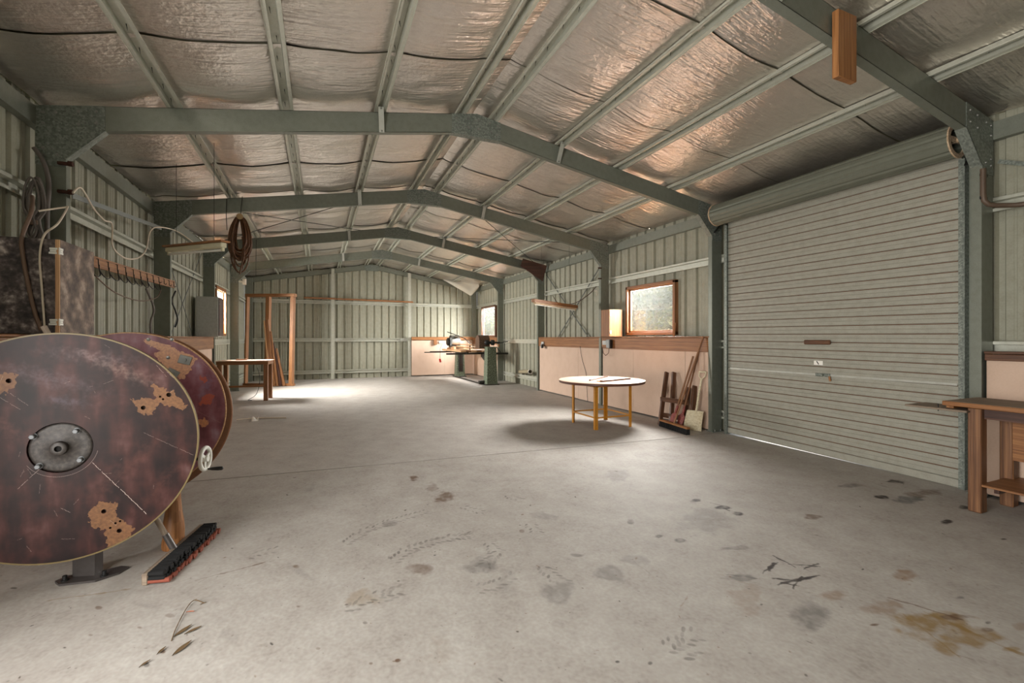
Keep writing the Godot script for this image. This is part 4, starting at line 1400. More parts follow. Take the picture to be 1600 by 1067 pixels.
func build_reel():
	var ph := 0.058
	var e := Vector3(cos(ph), 0, sin(ph))
	var n := Vector3(-sin(ph), 0, cos(ph))
	var c := Vector3(-1.308, 0.802, 3.236)
	var t := thing("double_wheel_machine", Vector3(-1.32, 0, 3.75), "large machine of two brown plywood wheels on one axle, broom head lying below", "machine")
	var at := func(a: float, b: float, d: float) -> Vector3: return c + e * a + Vector3.UP * b + n * d
	var R := 0.624
	var g := mb(t)
	var holes := [[0.0, 0.0, 0.137], [-0.204, 0.374, 0.012], [0.359, 0.194, 0.012], [0.48, 0.263, 0.013], [0.438, 0.254, 0.006], [0.452, 0.238, 0.006], [0.182, -0.379, 0.012], [0.25, -0.501, 0.012], [0.21, -0.477, 0.006], [0.233, -0.455, 0.006], [0.254, -0.447, 0.006]]
	pierced_disc(g, c, e, n, R, 0.024, holes)
	var w1 := part(t, "wheel", g, M.disc_brown, "dark brown veneered plywood wheel with worn tan patches round its holes")
	g = mb(t)
	g.lathe(c - n * 0.0005, n, [Vector2(R - 0.004, -0.0008), Vector2(R + 0.004, -0.0008), Vector2(R + 0.005, 0.012), Vector2(R + 0.004, 0.026), Vector2(R - 0.004, 0.026)], 120, false, true)
	part(w1, "edge_band", g, M.gold_edge)
	# layer behind, so the bolt holes end in the dark
	g = mb(t)
	g.lathe(c + n * 0.026, n, [Vector2(0.0, 0.0), Vector2(0.605, 0.0), Vector2(0.605, 0.016), Vector2(0.0, 0.016)], 96, false, true)
	part(t, "backing_ply", g, M.timber_dark)
	# hub: dished flange, boss with a hole, four hexagon bolts
	g = mb(t)
	g.lathe(c, n, [Vector2(0.016, -0.034), Vector2(0.034, -0.034), Vector2(0.037, -0.030), Vector2(0.038, -0.008), Vector2(0.055, -0.001), Vector2(0.100, 0.007), Vector2(0.122, 0.004), Vector2(0.133, 0.010), Vector2(0.136, 0.020)], 56, false)
	var hub := part(t, "hub_flange", g, M.hub_steel, "dished steel hub flange")
	g = mb(t)
	g.lathe(c, n, [Vector2(0.0, -0.020), Vector2(0.016, -0.020), Vector2(0.016, -0.034)], 20, false, true)
	part(hub, "boss_bore", g, M.hole_dark)
	for b in [[-0.109, 0.072], [0.066, 0.086], [0.084, -0.074], [-0.087, -0.090]]:
		g = mb(t)
		var p: Vector3 = at.call(b[0], b[1], 0.006)
		g.cyl(p, p - n * 0.003, 0.016, 0.016, 18)
		g.lathe(p, -n, [Vector2(0.013, 0.0), Vector2(0.013, 0.028), Vector2(0.010, 0.031), Vector2(0.0, 0.031)], 6, false, true)
		part(hub, "hexagon_bolt", g, M.zinc_dull)
	# axle
	g = mb(t)
	g.cyl(c + n * 0.04, c + n * 1.30, 0.03, 0.03, 20)
	part(t, "axle", g, M.foot_steel)
	# second wheel: a mottled pink face in front of a larger timber rim board
	var c2 := c + n * 1.15 + Vector3(0.007, 0.003, 0)
	g = mb(t)
	pierced_disc(g, c2, e, n, 0.638, 0.022, [[0.0, 0.0, 0.10]])
	var w2 := part(t, "wheel", g, M.disc_pink, "pinkish plywood wheel with peach worn patches")
	g = mb(t)
	g.lathe(c2, n, [Vector2(0.634, -0.001), Vector2(0.642, -0.001), Vector2(0.642, 0.024), Vector2(0.634, 0.024)], 120, false, true)
	part(w2, "edge_band", g, M.timber_pale)
	for b in [[0.357, 0.42, 0.085, 0.068, -0.30], [0.275, 0.315, 0.085, 0.062, -0.55]]:
		g = mb(t)
		var p: Vector3 = c2 + e * b[0] + Vector3.UP * b[1] - n * 0.006
		var bx := (e * cos(b[4]) + Vector3.UP * sin(b[4]))
		g.box(p, Vector3(b[2], b[3], 0.006), Basis(bx, n.cross(bx), n), 0.002)
		g.cyl(p, p - n * 0.016, 0.016, 0.014, 6)
		g.cyl(p, p - n * 0.006, 0.025, 0.025, 16)
		part(w2, "clamp_plate", g, M.bolt_steel, "zinc clamp plate with a nut")
	for b in [[0.246, 0.44], [0.12, 0.585], [0.27, 0.585]]:
		g = mb(t)
		var p: Vector3 = c2 + e * b[0] + Vector3.UP * b[1]
		g.lathe(p, -n, [Vector2(0.014, 0.0), Vector2(0.012, 0.006), Vector2(0.0, 0.008)], 14, false)
		part(w2, "coach_bolt", g, M.bolt_steel)
	g = mb(t)
	var c3 := c + n * 1.225 + Vector3(0.013, -0.026, 0)
	g.lathe(c3, n, [Vector2(0.10, 0.0), Vector2(0.664, 0.0), Vector2(0.672, 0.006), Vector2(0.672, 0.040), Vector2(0.664, 0.046), Vector2(0.10, 0.046)], 120, false, true)
	part(t, "rim_board", g, M.rim_veneer)
	# steel post under the first wheel, bolted to a pointed foot plate
	g = mb(t)
	g.box(Vector3(-1.272, 0.40, 3.405), Vector3(0.118, 0.80, 0.006), Basis(Vector3(0.96, 0, -0.28), Vector3.UP, Vector3(0.28, 0, 0.96)))
	for s in [-1.0, 1.0]:
		g.box(Vector3(-1.272, 0.40, 3.405) + Vector3(0.96, 0, -0.28) * s * 0.056 + Vector3(0.28, 0, 0.96) * 0.03, Vector3(0.006, 0.80, 0.06), Basis(Vector3(0.96, 0, -0.28), Vector3.UP, Vector3(0.28, 0, 0.96)))
	part(t, "post", g, M.foot_steel)
	g = mb(t)
	g.prism([Vector3(-1.40, 0, 3.40), Vector3(-1.36, 0, 3.345), Vector3(-1.19, 0, 3.32), Vector3(-1.10, 0, 3.375), Vector3(-1.07, 0, 3.44), Vector3(-1.12, 0, 3.47), Vector3(-1.22, 0, 3.44), Vector3(-1.36, 0, 3.45)], Vector3(0, 0.012, 0))
	var foot := part(t, "foot_plate", g, M.foot_steel)
	for b in [[-1.35, 3.385], [-1.165, 3.365]]:
		g = mb(t)
		g.cyl(Vector3(b[0], 0.012, b[1]), Vector3(b[0], 0.040, b[1]), 0.012, 0.011, 6)
		g.cyl(Vector3(b[0], 0.012, b[1]), Vector3(b[0], 0.018, b[1]), 0.019, 0.019, 12)
		part(foot, "foot_bolt", g, M.dark_steel)
	g = mb(t)
	g.box(Vector3(-1.36, 0.40, 4.20), Vector3(0.10, 0.80, 0.08), Basis.IDENTITY, 0.004)
	g.box(Vector3(-1.36, 0.006, 4.20), Vector3(0.26, 0.012, 0.14))
	part(t, "post", g, M.foot_steel)
	# turned timber leg and the rail that it carries
	g = mb(t)
	g.lathe(Vector3(-0.905, 0, 3.665), Vector3.UP, [Vector2(0.060, 0.0), Vector2(0.066, 0.01), Vector2(0.066, 0.04), Vector2(0.060, 0.075), Vector2(0.062, 0.12), Vector2(0.057, 0.18), Vector2(0.047, 0.25), Vector2(0.041, 0.32), Vector2(0.040, 0.37), Vector2(0.046, 0.40), Vector2(0.046, 0.42)], 28)
	part(t, "turned_leg", g, M.timber_orange, "turned timber leg")
	g = mb(t)
	g.bar(Vector3(-0.85, 0.46, 3.70), Vector3(-1.40, 0.46, 3.62), 0.09, 0.085, Vector3.UP, 0.005)
	part(t, "stand_rail", g, M.timber_pale)
	# hand wheel with a crank handle
	var hc := Vector3(-0.765, 0.533, 3.86)
	var ax := Vector3(0.98, 0, -0.2).normalized()
	g = mb(t)
	var s1 := ax.cross(Vector3.UP).normalized()
	var ringp := []
	for i in 36:
		ringp.append(hc + (s1 * cos(TAU * i / 36.0) + Vector3.UP * sin(TAU * i / 36.0)) * 0.078)
	g.tube(ringp, 0.014, 10, true)
	for k in 3:
		var a := TAU * k / 3.0 + 0.4
		g.bar(hc, hc + (s1 * cos(a) + Vector3.UP * sin(a)) * 0.075, 0.02, 0.01, ax)
	g.cyl(hc - ax * 0.02, hc + ax * 0.02, 0.022, 0.022, 16)
	var hw := part(t, "hand_wheel", g, M.white_paint, "worn white hand wheel")
	g = mb(t)
	g.cyl(hc - ax * 0.55, hc - ax * 0.02, 0.012, 0.012, 12)
	part(hw, "shaft", g, M.dark_steel)
	g = mb(t)
	var hp := hc - Vector3.UP * 0.078 + s1 * 0.01
	g.lathe(hp, ax, [Vector2(0.006, 0.0), Vector2(0.007, 0.02), Vector2(0.011, 0.04), Vector2(0.014, 0.08), Vector2(0.013, 0.105), Vector2(0.008, 0.112), Vector2(0.0, 0.112)], 14, false)
	part(hw, "crank_handle", g, M.black_plastic, "black crank handle")

func build_floor_broom():
	var a := Vector3(-0.897, 0, 3.157)
	var b := Vector3(-0.766, 0, 3.849)
	var d := (b - a).normalized()
	var s := Vector3(d.z, 0, -d.x)       # towards the middle of the shed
	var t := thing("push_broom", (a + b) * 0.5, "push broom with black and orange bristles, lying below the plywood wheels", "broom")
	var g := mb(t)
	g.box((a + b) * 0.5 - s * 0.02 + Vector3.UP * 0.034, Vector3(0.032, 0.068, (b - a).length()), Basis(s, Vector3.UP, d), 0.005)
	part(t, "head_block", g, M.timber_grey)
	# tufts: black on top, an orange row below, each row a comb of little tapered bundles
	for row in [[0.062, 0.028, "black_bristle", 0.074], [0.036, 0.028, "black_bristle", 0.084], [0.018, 0.026, "orange_bristle", 0.104]]:
		g = mb(t)
		var n := 34
		for k in n:
			var p: Vector3 = a + d * ((k + 0.5) / n * (b - a).length()) + Vector3.UP * row[0]
			var q: Vector3 = p + s * (row[3] + rng.randf_range(-0.008, 0.008)) + Vector3.UP * rng.randf_range(-0.010, 0.004) + d * rng.randf_range(-0.006, 0.006)
			q.y = maxf(q.y, 0.014)
			g.cyl(p - s * 0.004, q, 0.012, 0.0145, 7)
		part(t, "bristles", g, M[row[2]])
	g = mb(t)
	var foot := (a + b) * 0.5 - s * 0.02 + Vector3.UP * 0.05 - d * 0.02
	var top := Vector3(-1.50, 1.47, 3.52)
	g.cyl(foot, top, 0.0155, 0.0155, 14)
	part(t, "handle", g, M.timber_grey)
	g = mb(t)
	g.cyl(foot - (top - foot).normalized() * 0.01, foot + (top - foot).normalized() * 0.12, 0.021, 0.019, 14)
	part(t, "socket", g, M.foot_steel)

# ---------------------------------------------------------------- wall cabinet beside the first post, hooks, hose coil

func build_dark_cabinet():
	var z0 := 4.42
	var z1 := 4.965
	var x0 := XL + 0.0
	var x1 := -1.80
	var y0 := 1.435
	var y1 := 2.135
	var t := thing("wall_cabinet", Vector3((x0 + x1) * 0.5, y0, (z0 + z1) * 0.5), "dark mottled plywood wall cabinet with white hinges, cables hanging over its side", "cabinet")
	var g := mb(t)
	g.box(Vector3((x0 + x1) * 0.5 - 0.006, (y0 + y1) * 0.5, z0 + 0.008), Vector3(x1 - x0 - 0.012, y1 - y0, 0.016), Basis.IDENTITY, 0.002)
	part(t, "side_panel", g, M.mottled_panel, "dark mottled side panel with pale scuffs")
	g = mb(t)
	g.box(Vector3((x0 + x1) * 0.5 - 0.006, (y0 + y1) * 0.5, z1 - 0.008), Vector3(x1 - x0 - 0.012, y1 - y0, 0.016), Basis.IDENTITY, 0.002)
	part(t, "side_panel", g, M.brown_door)
	for y in [y0 + 0.008, y1 - 0.008]:
		g = mb(t)
		g.box(Vector3((x0 + x1) * 0.5 - 0.006, y, (z0 + z1) * 0.5), Vector3(x1 - x0 - 0.012, 0.016, z1 - z0 - 0.032))
		part(t, "shelf_board", g, M.timber_orange)
	g = mb(t)
	g.box(Vector3(x1 + 0.002, (y0 + y1) * 0.5, (z0 + z1) * 0.5 + 0.006), Vector3(0.016, y1 - y0 + 0.004, z1 - z0), Basis.IDENTITY, 0.002)
	var dr := part(t, "door", g, M.brown_door, "brown stained plywood door")
	g = mb(t)
	g.box(Vector3(x1 - 0.004, (y0 + y1) * 0.5, z0 + 0.004), Vector3(0.024, y1 - y0, 0.014))
	part(t, "edge_strip", g, M.timber_pale)
	for y in [y0 + 0.085, y1 - 0.085]:
		g = mb(t)
		# butterfly hinge: two notched leaves round a knuckle
		for k in 3:
			g.box(Vector3(x1 - 0.030 + 0.002 * k, y + (k - 1) * 0.016, z0 - 0.002), Vector3(0.046 - 0.010 * (k % 2), 0.014, 0.003))
			g.box(Vector3(x1 + 0.011, y + (k - 1) * 0.016, z0 + 0.022), Vector3(0.003, 0.014, 0.040 - 0.010 * (k % 2)))
		g.cyl(Vector3(x1 + 0.008, y - 0.026, z0 - 0.003), Vector3(x1 + 0.008, y + 0.026, z0 - 0.003), 0.005, 0.005, 10)
		part(dr, "hinge", g, M.white_paint, "white butterfly hinge")

func build_hook_rail():
	var a := Vector3(-1.985, 2.12, 5.13)
	var b := Vector3(-1.985, 2.19, 8.06)
	var t := thing("hook_rail", (a + b) * 0.5, "long orange timber rail with a row of wire hooks, fixed across two posts", "hook rail")
	var g := mb(t)
	g.bar(a, b, 0.025, 0.105, Vector3.UP, 0.004)
	part(t, "board", g, M.timber_orange)
	for k in 13:
		var s := 0.06 + 0.075 * k
		var p := a.lerp(b, s) + Vector3(0.014, 0.03, 0)
		g = mb(t)
		var q := [p + Vector3(-0.01, 0.0, 0), p + Vector3(0.012, 0.0, 0), p + Vector3(0.014, -0.05, 0)]
		var n := 9
		if k < 9:
			var dz := (b - a).length() * 0.075 * 0.5
			for i in n + 1:
				var w := PI * i / n
				q.append(p + Vector3(0.02 + 0.05 * sin(w) * 0.5, -0.10 - 0.075 * sin(w), dz - dz * cos(w)))
			q.append(p + Vector3(0.02, -0.05, dz * 2.0))
		else:
			for i in n + 1:
				var w := PI * i / n
				q.append(p + Vector3(0.014 + 0.012 - 0.012 * cos(w), -0.06 - 0.012 * sin(w), 0))
		g.tube(q, 0.0045, 6)
		part(t, "hook", g, M.hook_wire)

func build_hose_coil():
	var top := Vector3(-1.10, 3.20, 7.78)
	var t := thing("hose_coil", top - Vector3(0, 0.85, 0), "brown hose coiled in long loops, hanging from the rafter on a wire", "hose")
	var g := mb(t)
	for k in 30:
		var turn := rng.randf_range(-0.8, 0.8)
		var wide := rng.randf_range(0.045, 0.145)
		var long := rng.randf_range(0.48, 0.66) if k < 27 else rng.randf_range(0.70, 0.84)
		var off := Vector3(rng.randf_range(-0.02, 0.02), rng.randf_range(-0.02, 0.02), rng.randf_range(-0.04, 0.04))
		var q := []
		for i in 30:
			var w := TAU * i / 30.0
			var sx := sin(w) * wide * (1.0 + 0.25 * cos(w + PI))
			q.append(top + off + Vector3(sx * cos(turn), -long * 0.5 + cos(w) * long * 0.5, sx * sin(turn)))
		g.tube(q, 0.0115, 7, true)
	var tail := []
	for i in 12:
		tail.append(top + Vector3(0.03 + 0.03 * sin(i * 0.4), -0.30 - 0.05 * i, -0.05))
	g.tube(tail, 0.0115, 7)
	part(t, "loops", g, M.hose_brown)
	g = mb(t)
	g.lathe(top + Vector3(0, 0.0, -0.06), Vector3(0, 0, -1), [Vector2(0.0, -0.004), Vector2(0.045, 0.0), Vector2(0.045, 0.006), Vector2(0.0, 0.008)], 16, false)
	part(t, "tie", g, M.hose_tag, "tan tie on the coil")
	g = mb(t)
	g.tube([top + Vector3(0, -0.02, 0), top + Vector3(0, 0.16, 0.06), top + Vector3(0.0, 0.30, 0.14), top + Vector3(0.0, 0.36, 0.165)], 0.005, 6)
	part(t, "hanging_wire", g, M.hook_wire)

# ---------------------------------------------------------------- fluorescent battens on hanging boards (switched off)

func lamp(a: Vector3, b: Vector3, label: String, plaster: bool, board_m: Material):
	var t := thing("batten_lamp", (a + b) * 0.5, label, "lamp")
	var g := mb(t)
	g.bar(a + Vector3.UP * 0.055, b + Vector3.UP * 0.055, 0.10, 0.022, Vector3.UP, 0.003)
	part(t, "hanging_board", g, board_m)
	if plaster:
		g = mb(t)
		g.bar(a + Vector3.UP * 0.028, b + Vector3.UP * 0.028, 0.092, 0.050, Vector3.UP, 0.004)
		part(t, "side_board", g, board_m)
	var d := (b - a).normalized()
	g = mb(t)
	g.bar(a + d * 0.03 + Vector3.UP * (0.015 if not plaster else -0.012), b - d * 0.03 + Vector3.UP * (0.015 if not plaster else -0.012), 0.062, 0.055 if not plaster else 0.035, Vector3.UP, 0.008)
	part(t, "batten", g, M.cream_lamp if not plaster else M.chalk_plaster)
	g = mb(t)
	g.cyl(a + d * 0.07 - Vector3.UP * 0.038, b - d * 0.07 - Vector3.UP * 0.038, 0.013, 0.013, 12)
	part(t, "tube", g, M.white_paint)
	for e in [a + d * 0.055, b - d * 0.055]:
		g = mb(t)
		g.box(e - Vector3.UP * 0.026, Vector3(0.03, 0.05, 0.03), Basis(d.cross(Vector3.UP).normalized(), Vector3.UP, d), 0.004)
		part(t, "end_holder", g, M.cream_lamp)
	for w in [0.18, 0.82]:
		g = mb(t)
		var p := a.lerp(b, w) + Vector3.UP * 0.066
		g.tube([p, p + Vector3(0.0, 0.09, 0.0), Vector3(p.x, roof_y(p.x) + 0.02, p.z)], 0.0022, 5)
		part(t, "hanging_wire", g, M.hook_wire)

func build_lamps():
	lamp(Vector3(-0.95, 2.40, 5.74), Vector3(-1.72, 2.455, 6.68), "cream fluorescent batten on a hanging timber board beside the hose coil", false, M.timber_orange)
	lamp(Vector3(3.90, 2.12, 8.13), Vector3(5.16, 2.05, 8.56), "fluorescent batten under a chalky timber board, hanging above the timber ledge", true, M.timber_orange)

# ---------------------------------------------------------------- round table, sticks, workbench

func build_round_table():
	var c := Vector3(4.23, 0, 6.23)
	var t := thing("round_table", c, "round table with a pale top on yellow steel legs", "table")
	var g := mb(t)
	g.lathe(c + Vector3.UP * 0.7165, Vector3.UP, [Vector2(0.0, 0.0), Vector2(0.69, 0.0), Vector2(0.693, 0.003), Vector2(0.693, 0.0075), Vector2(0.690, 0.0085), Vector2(0.0, 0.0085)], 96, false, true)
	part(t, "tabletop", g, M.laminate_pale, "pale worn round top")
	g = mb(t)
	g.lathe(c + Vector3.UP * 0.682, Vector3.UP, [Vector2(0.0, 0.0), Vector2(0.684, 0.0), Vector2(0.690, 0.005), Vector2(0.690, 0.034), Vector2(0.0, 0.034)], 96, false, true)
	part(t, "rim_board", g, M.table_edge)
	var lc := Vector3(4.19, 0, 6.185)
	var cs := []
	for s in [[-1, -1], [1, -1], [1, 1], [-1, 1]]:
		var p := lc + Vector3(s[0] * 0.335, 0, s[1] * 0.345)
		cs.append(p)
		g = mb(t)
		# angle iron, its corner turned outwards
		g.box(p + Vector3(-s[0] * 0.0, 0.341, -s[1] * 0.022), Vector3(0.006, 0.682, 0.05), Basis.IDENTITY)
		g.box(p + Vector3(-s[0] * 0.022, 0.341, 0.0), Vector3(0.05, 0.682, 0.006), Basis.IDENTITY)
		part(t, "leg", g, M.yellow_paint)
	for k in 4:
		g = mb(t)
		var a: Vector3 = cs[k]
		var b: Vector3 = cs[(k + 1) % 4]
		g.bar(a.lerp(b, 0.02) + Vector3.UP * 0.185, a.lerp(b, 0.98) + Vector3.UP * 0.185, 0.020, 0.020)
		part(t, "stretcher", g, M.yellow_paint)
		g = mb(t)
		g.bar(a.lerp(b, 0.02) + Vector3.UP * 0.664, a.lerp(b, 0.98) + Vector3.UP * 0.664, 0.006, 0.030)
		part(t, "top_rail", g, M.yellow_paint)
	var y := 0.7255
	var lab := ["thin dark timber stick lying across the round table, knotted in the middle", "pale flat timber strip lying on the round table", "thick dark timber strip lying on the round table"]
	var k2 := 0
	for s in [[3.92, 6.10, 4.62, 6.62, 0.022, 0.022, M.timber_red], [3.98, 5.96, 4.62, 6.16, 0.055, 0.012, M.timber_pale], [3.98, 5.88, 4.68, 6.08, 0.045, 0.026, M.timber_red]]:
		var st := tagged_stick("timber_strip", Vector3(s[0], y + s[5] * 0.5 + 0.0005, s[1]), Vector3(s[2], y + s[5] * 0.5 + 0.0005, s[3]), s[4], s[5], s[6])
		tag(st, lab[k2], "timber strip")
		k2 += 1

func tagged_stick(called: String, a: Vector3, b: Vector3, wide: float, high: float, m: Material, up := Vector3.UP) -> MeshInstance3D:
	var o := MeshInstance3D.new()
	o.name = numbered(self, called)
	var c := (a + b) * 0.5
	var g := MB.new(c, rng.randf() * 3.0)
	g.bar(a, b, wide, high, up, minf(wide, high) * 0.12)
	o.mesh = g.mesh()
	o.material_override = m
	o.position = Vector3(c.x, c.y, -c.z)
	add_child(o)
	return o

func build_workbench():
	var t := thing("workbench", Vector3(5.1, 0, 0.8), "heavy timber workbench with a lower shelf, standing by the roller door", "workbench")
	var g := mb(t)
	g.box(Vector3(5.09, 0.857, 0.76), Vector3(0.545, 0.036, 2.66), Basis.IDENTITY, 0.004)
	part(t, "bench_top", g, M.timber_orange)
	g = mb(t)
	g.box(Vector3(5.095, 0.8765, 0.76), Vector3(0.53, 0.003, 2.62))
	part(t, "worn_top_sheet", g, M.timber_grey)
	for p in [[4.89, 1.895], [5.31, 1.86], [4.89, -0.36], [5.31, -0.36]]:
		g = mb(t)
		g.box(Vector3(p[0], 0.4195, p[1]), Vector3(0.092, 0.839, 0.085), Basis.IDENTITY, 0.007)
		part(t, "leg", g, M.timber_leg)
	g = mb(t)
	g.box(Vector3(5.12, 0.225, 0.70), Vector3(0.54, 0.018, 2.34), Basis.IDENTITY, 0.003)
	part(t, "shelf", g, M.timber_brown)
	g = mb(t)
	g.box(Vector3(5.12, 0.19, 1.80), Vector3(0.36, 0.05, 0.03))
	g.box(Vector3(5.12, 0.19, -0.30), Vector3(0.36, 0.05, 0.03))
	part(t, "shelf_bearer", g, M.timber_dark)
	g = mb(t)
	g.box(Vector3(5.275, 0.61, 0.66), Vector3(0.018, 0.44, 2.36), Basis.IDENTITY, 0.002)
	part(t, "back_panel", g, M.timber_orange)
	g = mb(t)
	g.box(Vector3(4.90, 0.795, 0.76), Vector3(0.022, 0.08, 2.2))
	part(t, "front_apron", g, M.timber_dark)
	g = mb(t)
	g.box(Vector3(4.955, 0.806, 2.13), Vector3(0.33, 0.016, 0.42), Basis.IDENTITY, 0.003)
	var fl := part(t, "end_flap", g, M.timber_grey, "thin grey board under the end of the top")
	g = mb(t)
	g.cyl(Vector3(4.83, 0.784, 2.12), Vector3(4.83, 0.845, 2.12), 0.004, 0.004, 8)
	part(fl, "bolt", g, M.dark_steel)
	g = mb(t)
	g.box(Vector3(4.98, 0.825, 2.06), Vector3(0.22, 0.024, 0.05), Basis.IDENTITY, 0.003)
	part(t, "cleat", g, M.timber_orange)

func build_leaning_tools():
	# a timber trestle folded flat, propped against the lining
	var t := thing("folded_trestle", Vector3(5.2, 0, 5.6), "folded dark timber trestle propped against the pink lining", "trestle")
	for s in [[5.04, 5.78, 5.36, 0.83, 5.98], [5.16, 5.66, 5.37, 0.84, 5.82], [5.20, 5.44, 5.37, 0.62, 5.50], [5.24, 5.32, 5.38, 0.66, 5.38]]:
		var g := mb(t)
		g.bar(Vector3(s[0], 0.0, s[1]), Vector3(s[2], s[3], s[4]), 0.035, 0.075, Vector3(-1, 0.4, 0), 0.004)
		part(t, "leg", g, M.timber_red)
	for s in [[0.40, 5.90, 5.38], [0.15, 5.84, 5.36]]:
		var g := mb(t)
		g.bar(Vector3(5.13 + 0.25 * s[0] * 0.3, s[0], s[1]), Vector3(5.22 + 0.25 * s[0] * 0.3, s[0], s[2]), 0.022, 0.075, Vector3.UP, 0.003)
		part(t, "cross_rail", g, M.timber_red)
	# push broom
	var a := Vector3(5.01, 0, 5.72)
	var b := Vector3(4.90, 0, 5.02)
	var d := (b - a).normalized()
	var s2 := Vector3(d.z, 0, -d.x)
	t = thing("push_broom", (a + b) * 0.5, "wide push broom with black bristles, its handle leaning on the timber ledge", "broom")
	var g2 := mb(t)
	g2.box((a + b) * 0.5 + Vector3.UP * 0.095, Vector3(0.06, 0.03, (b - a).length()), Basis(s2, Vector3.UP, d), 0.005)
	part(t, "head_block", g2, M.timber_orange)
	g2 = mb(t)
	for row in [-0.02, 0.0, 0.02]:
		for k in 30:
			var p: Vector3 = a + d * ((k + 0.5) / 30.0 * (b - a).length()) + s2 * row + Vector3.UP * 0.085
			g2.cyl(p, p + Vector3(rng.randf_range(-0.006, 0.006) - 0.012, -0.084, rng.randf_range(-0.006, 0.006)), 0.009, 0.014, 6)
	part(t, "bristles", g2, M.black_bristle)
	g2 = mb(t)
	g2.cyl((a + b) * 0.5 + Vector3.UP * 0.10, Vector3(5.352, 1.43, 5.18), 0.014, 0.014, 12)
	part(t, "handle", g2, M.timber_brown)
	# two long-handled tools with worn red heads
	for k in 2:
		var foot := Vector3(5.07 + 0.06 * k, 0.0, 5.56 - 0.11 * k)
		var top := Vector3(5.365, 1.12 + 0.08 * k, 5.40 - 0.12 * k)
		t = thing("long_handled_spade", foot, ["spade with a worn red blade next to the folded trestle", "spade with a worn red blade next to the cream shovel"][k], "spade", "red spades leaning in the corner by the roller door")
		var u := (top - foot).normalized()
		var sd := u.cross(Vector3(1, 0, 0)).normalized()
		g2 = mb(t)
		var w := u.cross(sd).normalized()
		g2.prism([foot - sd * 0.05, foot + sd * 0.05, foot + sd * 0.058 + u * 0.2, foot + sd * 0.03 + u * 0.23, foot - sd * 0.03 + u * 0.23, foot - sd * 0.058 + u * 0.2], w * 0.012)
		part(t, "blade", g2, M.old_red)
		g2 = mb(t)
		g2.lathe(foot + u * 0.12, u, [Vector2(0.004, 0.0), Vector2(0.02, 0.06), Vector2(0.02, 0.16), Vector2(0.016, 0.24)], 12, false)
		part(t, "socket", g2, M.old_red)
		g2 = mb(t)
		g2.cyl(foot + u * 0.2, top, 0.0145, 0.014, 12)
		part(t, "handle", g2, M.timber_brown)
	# cream shovel with a D grip
	var f := Vector3(5.20, 0.006, 5.235)
	var tp := Vector3(5.35, 0.90, 5.19)
	t = thing("shovel", f, "cream painted square-mouth shovel with a D grip beside the steel post", "shovel")
	var u2 := (tp - f).normalized()
	var sd2 := Vector3(-0.42, 0, 0.9).normalized()
	var nn := u2.cross(sd2).normalized()
	g2 = mb(t)
	g2.sheet(10, 10, func(i: float, j: float) -> Vector3:
		var half := 0.135 - 0.012 * j
		var edge := absf(i * 2.0 - 1.0)
		return f + sd2 * (i * 2.0 - 1.0) * half + u2 * (0.30 * j) - nn * 0.035 * pow(edge, 3.0) - nn * 0.02 * sin(j * PI))
	part(t, "blade", g2, M.shovel_white)
	g2 = mb(t)
	g2.tube([f + u2 * 0.12 + nn * -0.004, f + u2 * 0.30, f + u2 * 0.55 - nn * 0.01, f + u2 * 0.78], 0.0155, 12)
	part(t, "shaft", g2, M.shovel_white)
	g2 = mb(t)
	var e := f + u2 * 0.78
	g2.tube([e, e + u2 * 0.05 + sd2 * 0.045, e + u2 * 0.12 + sd2 * 0.05], 0.010, 8)
	g2.tube([e, e + u2 * 0.05 - sd2 * 0.045, e + u2 * 0.12 - sd2 * 0.05], 0.010, 8)
	g2.cyl(e + u2 * 0.115 - sd2 * 0.055, e + u2 * 0.115 + sd2 * 0.055, 0.013, 0.013, 10)
	part(t, "grip", g2, M.shovel_white)

# ---------------------------------------------------------------- stroke sander in the far corner

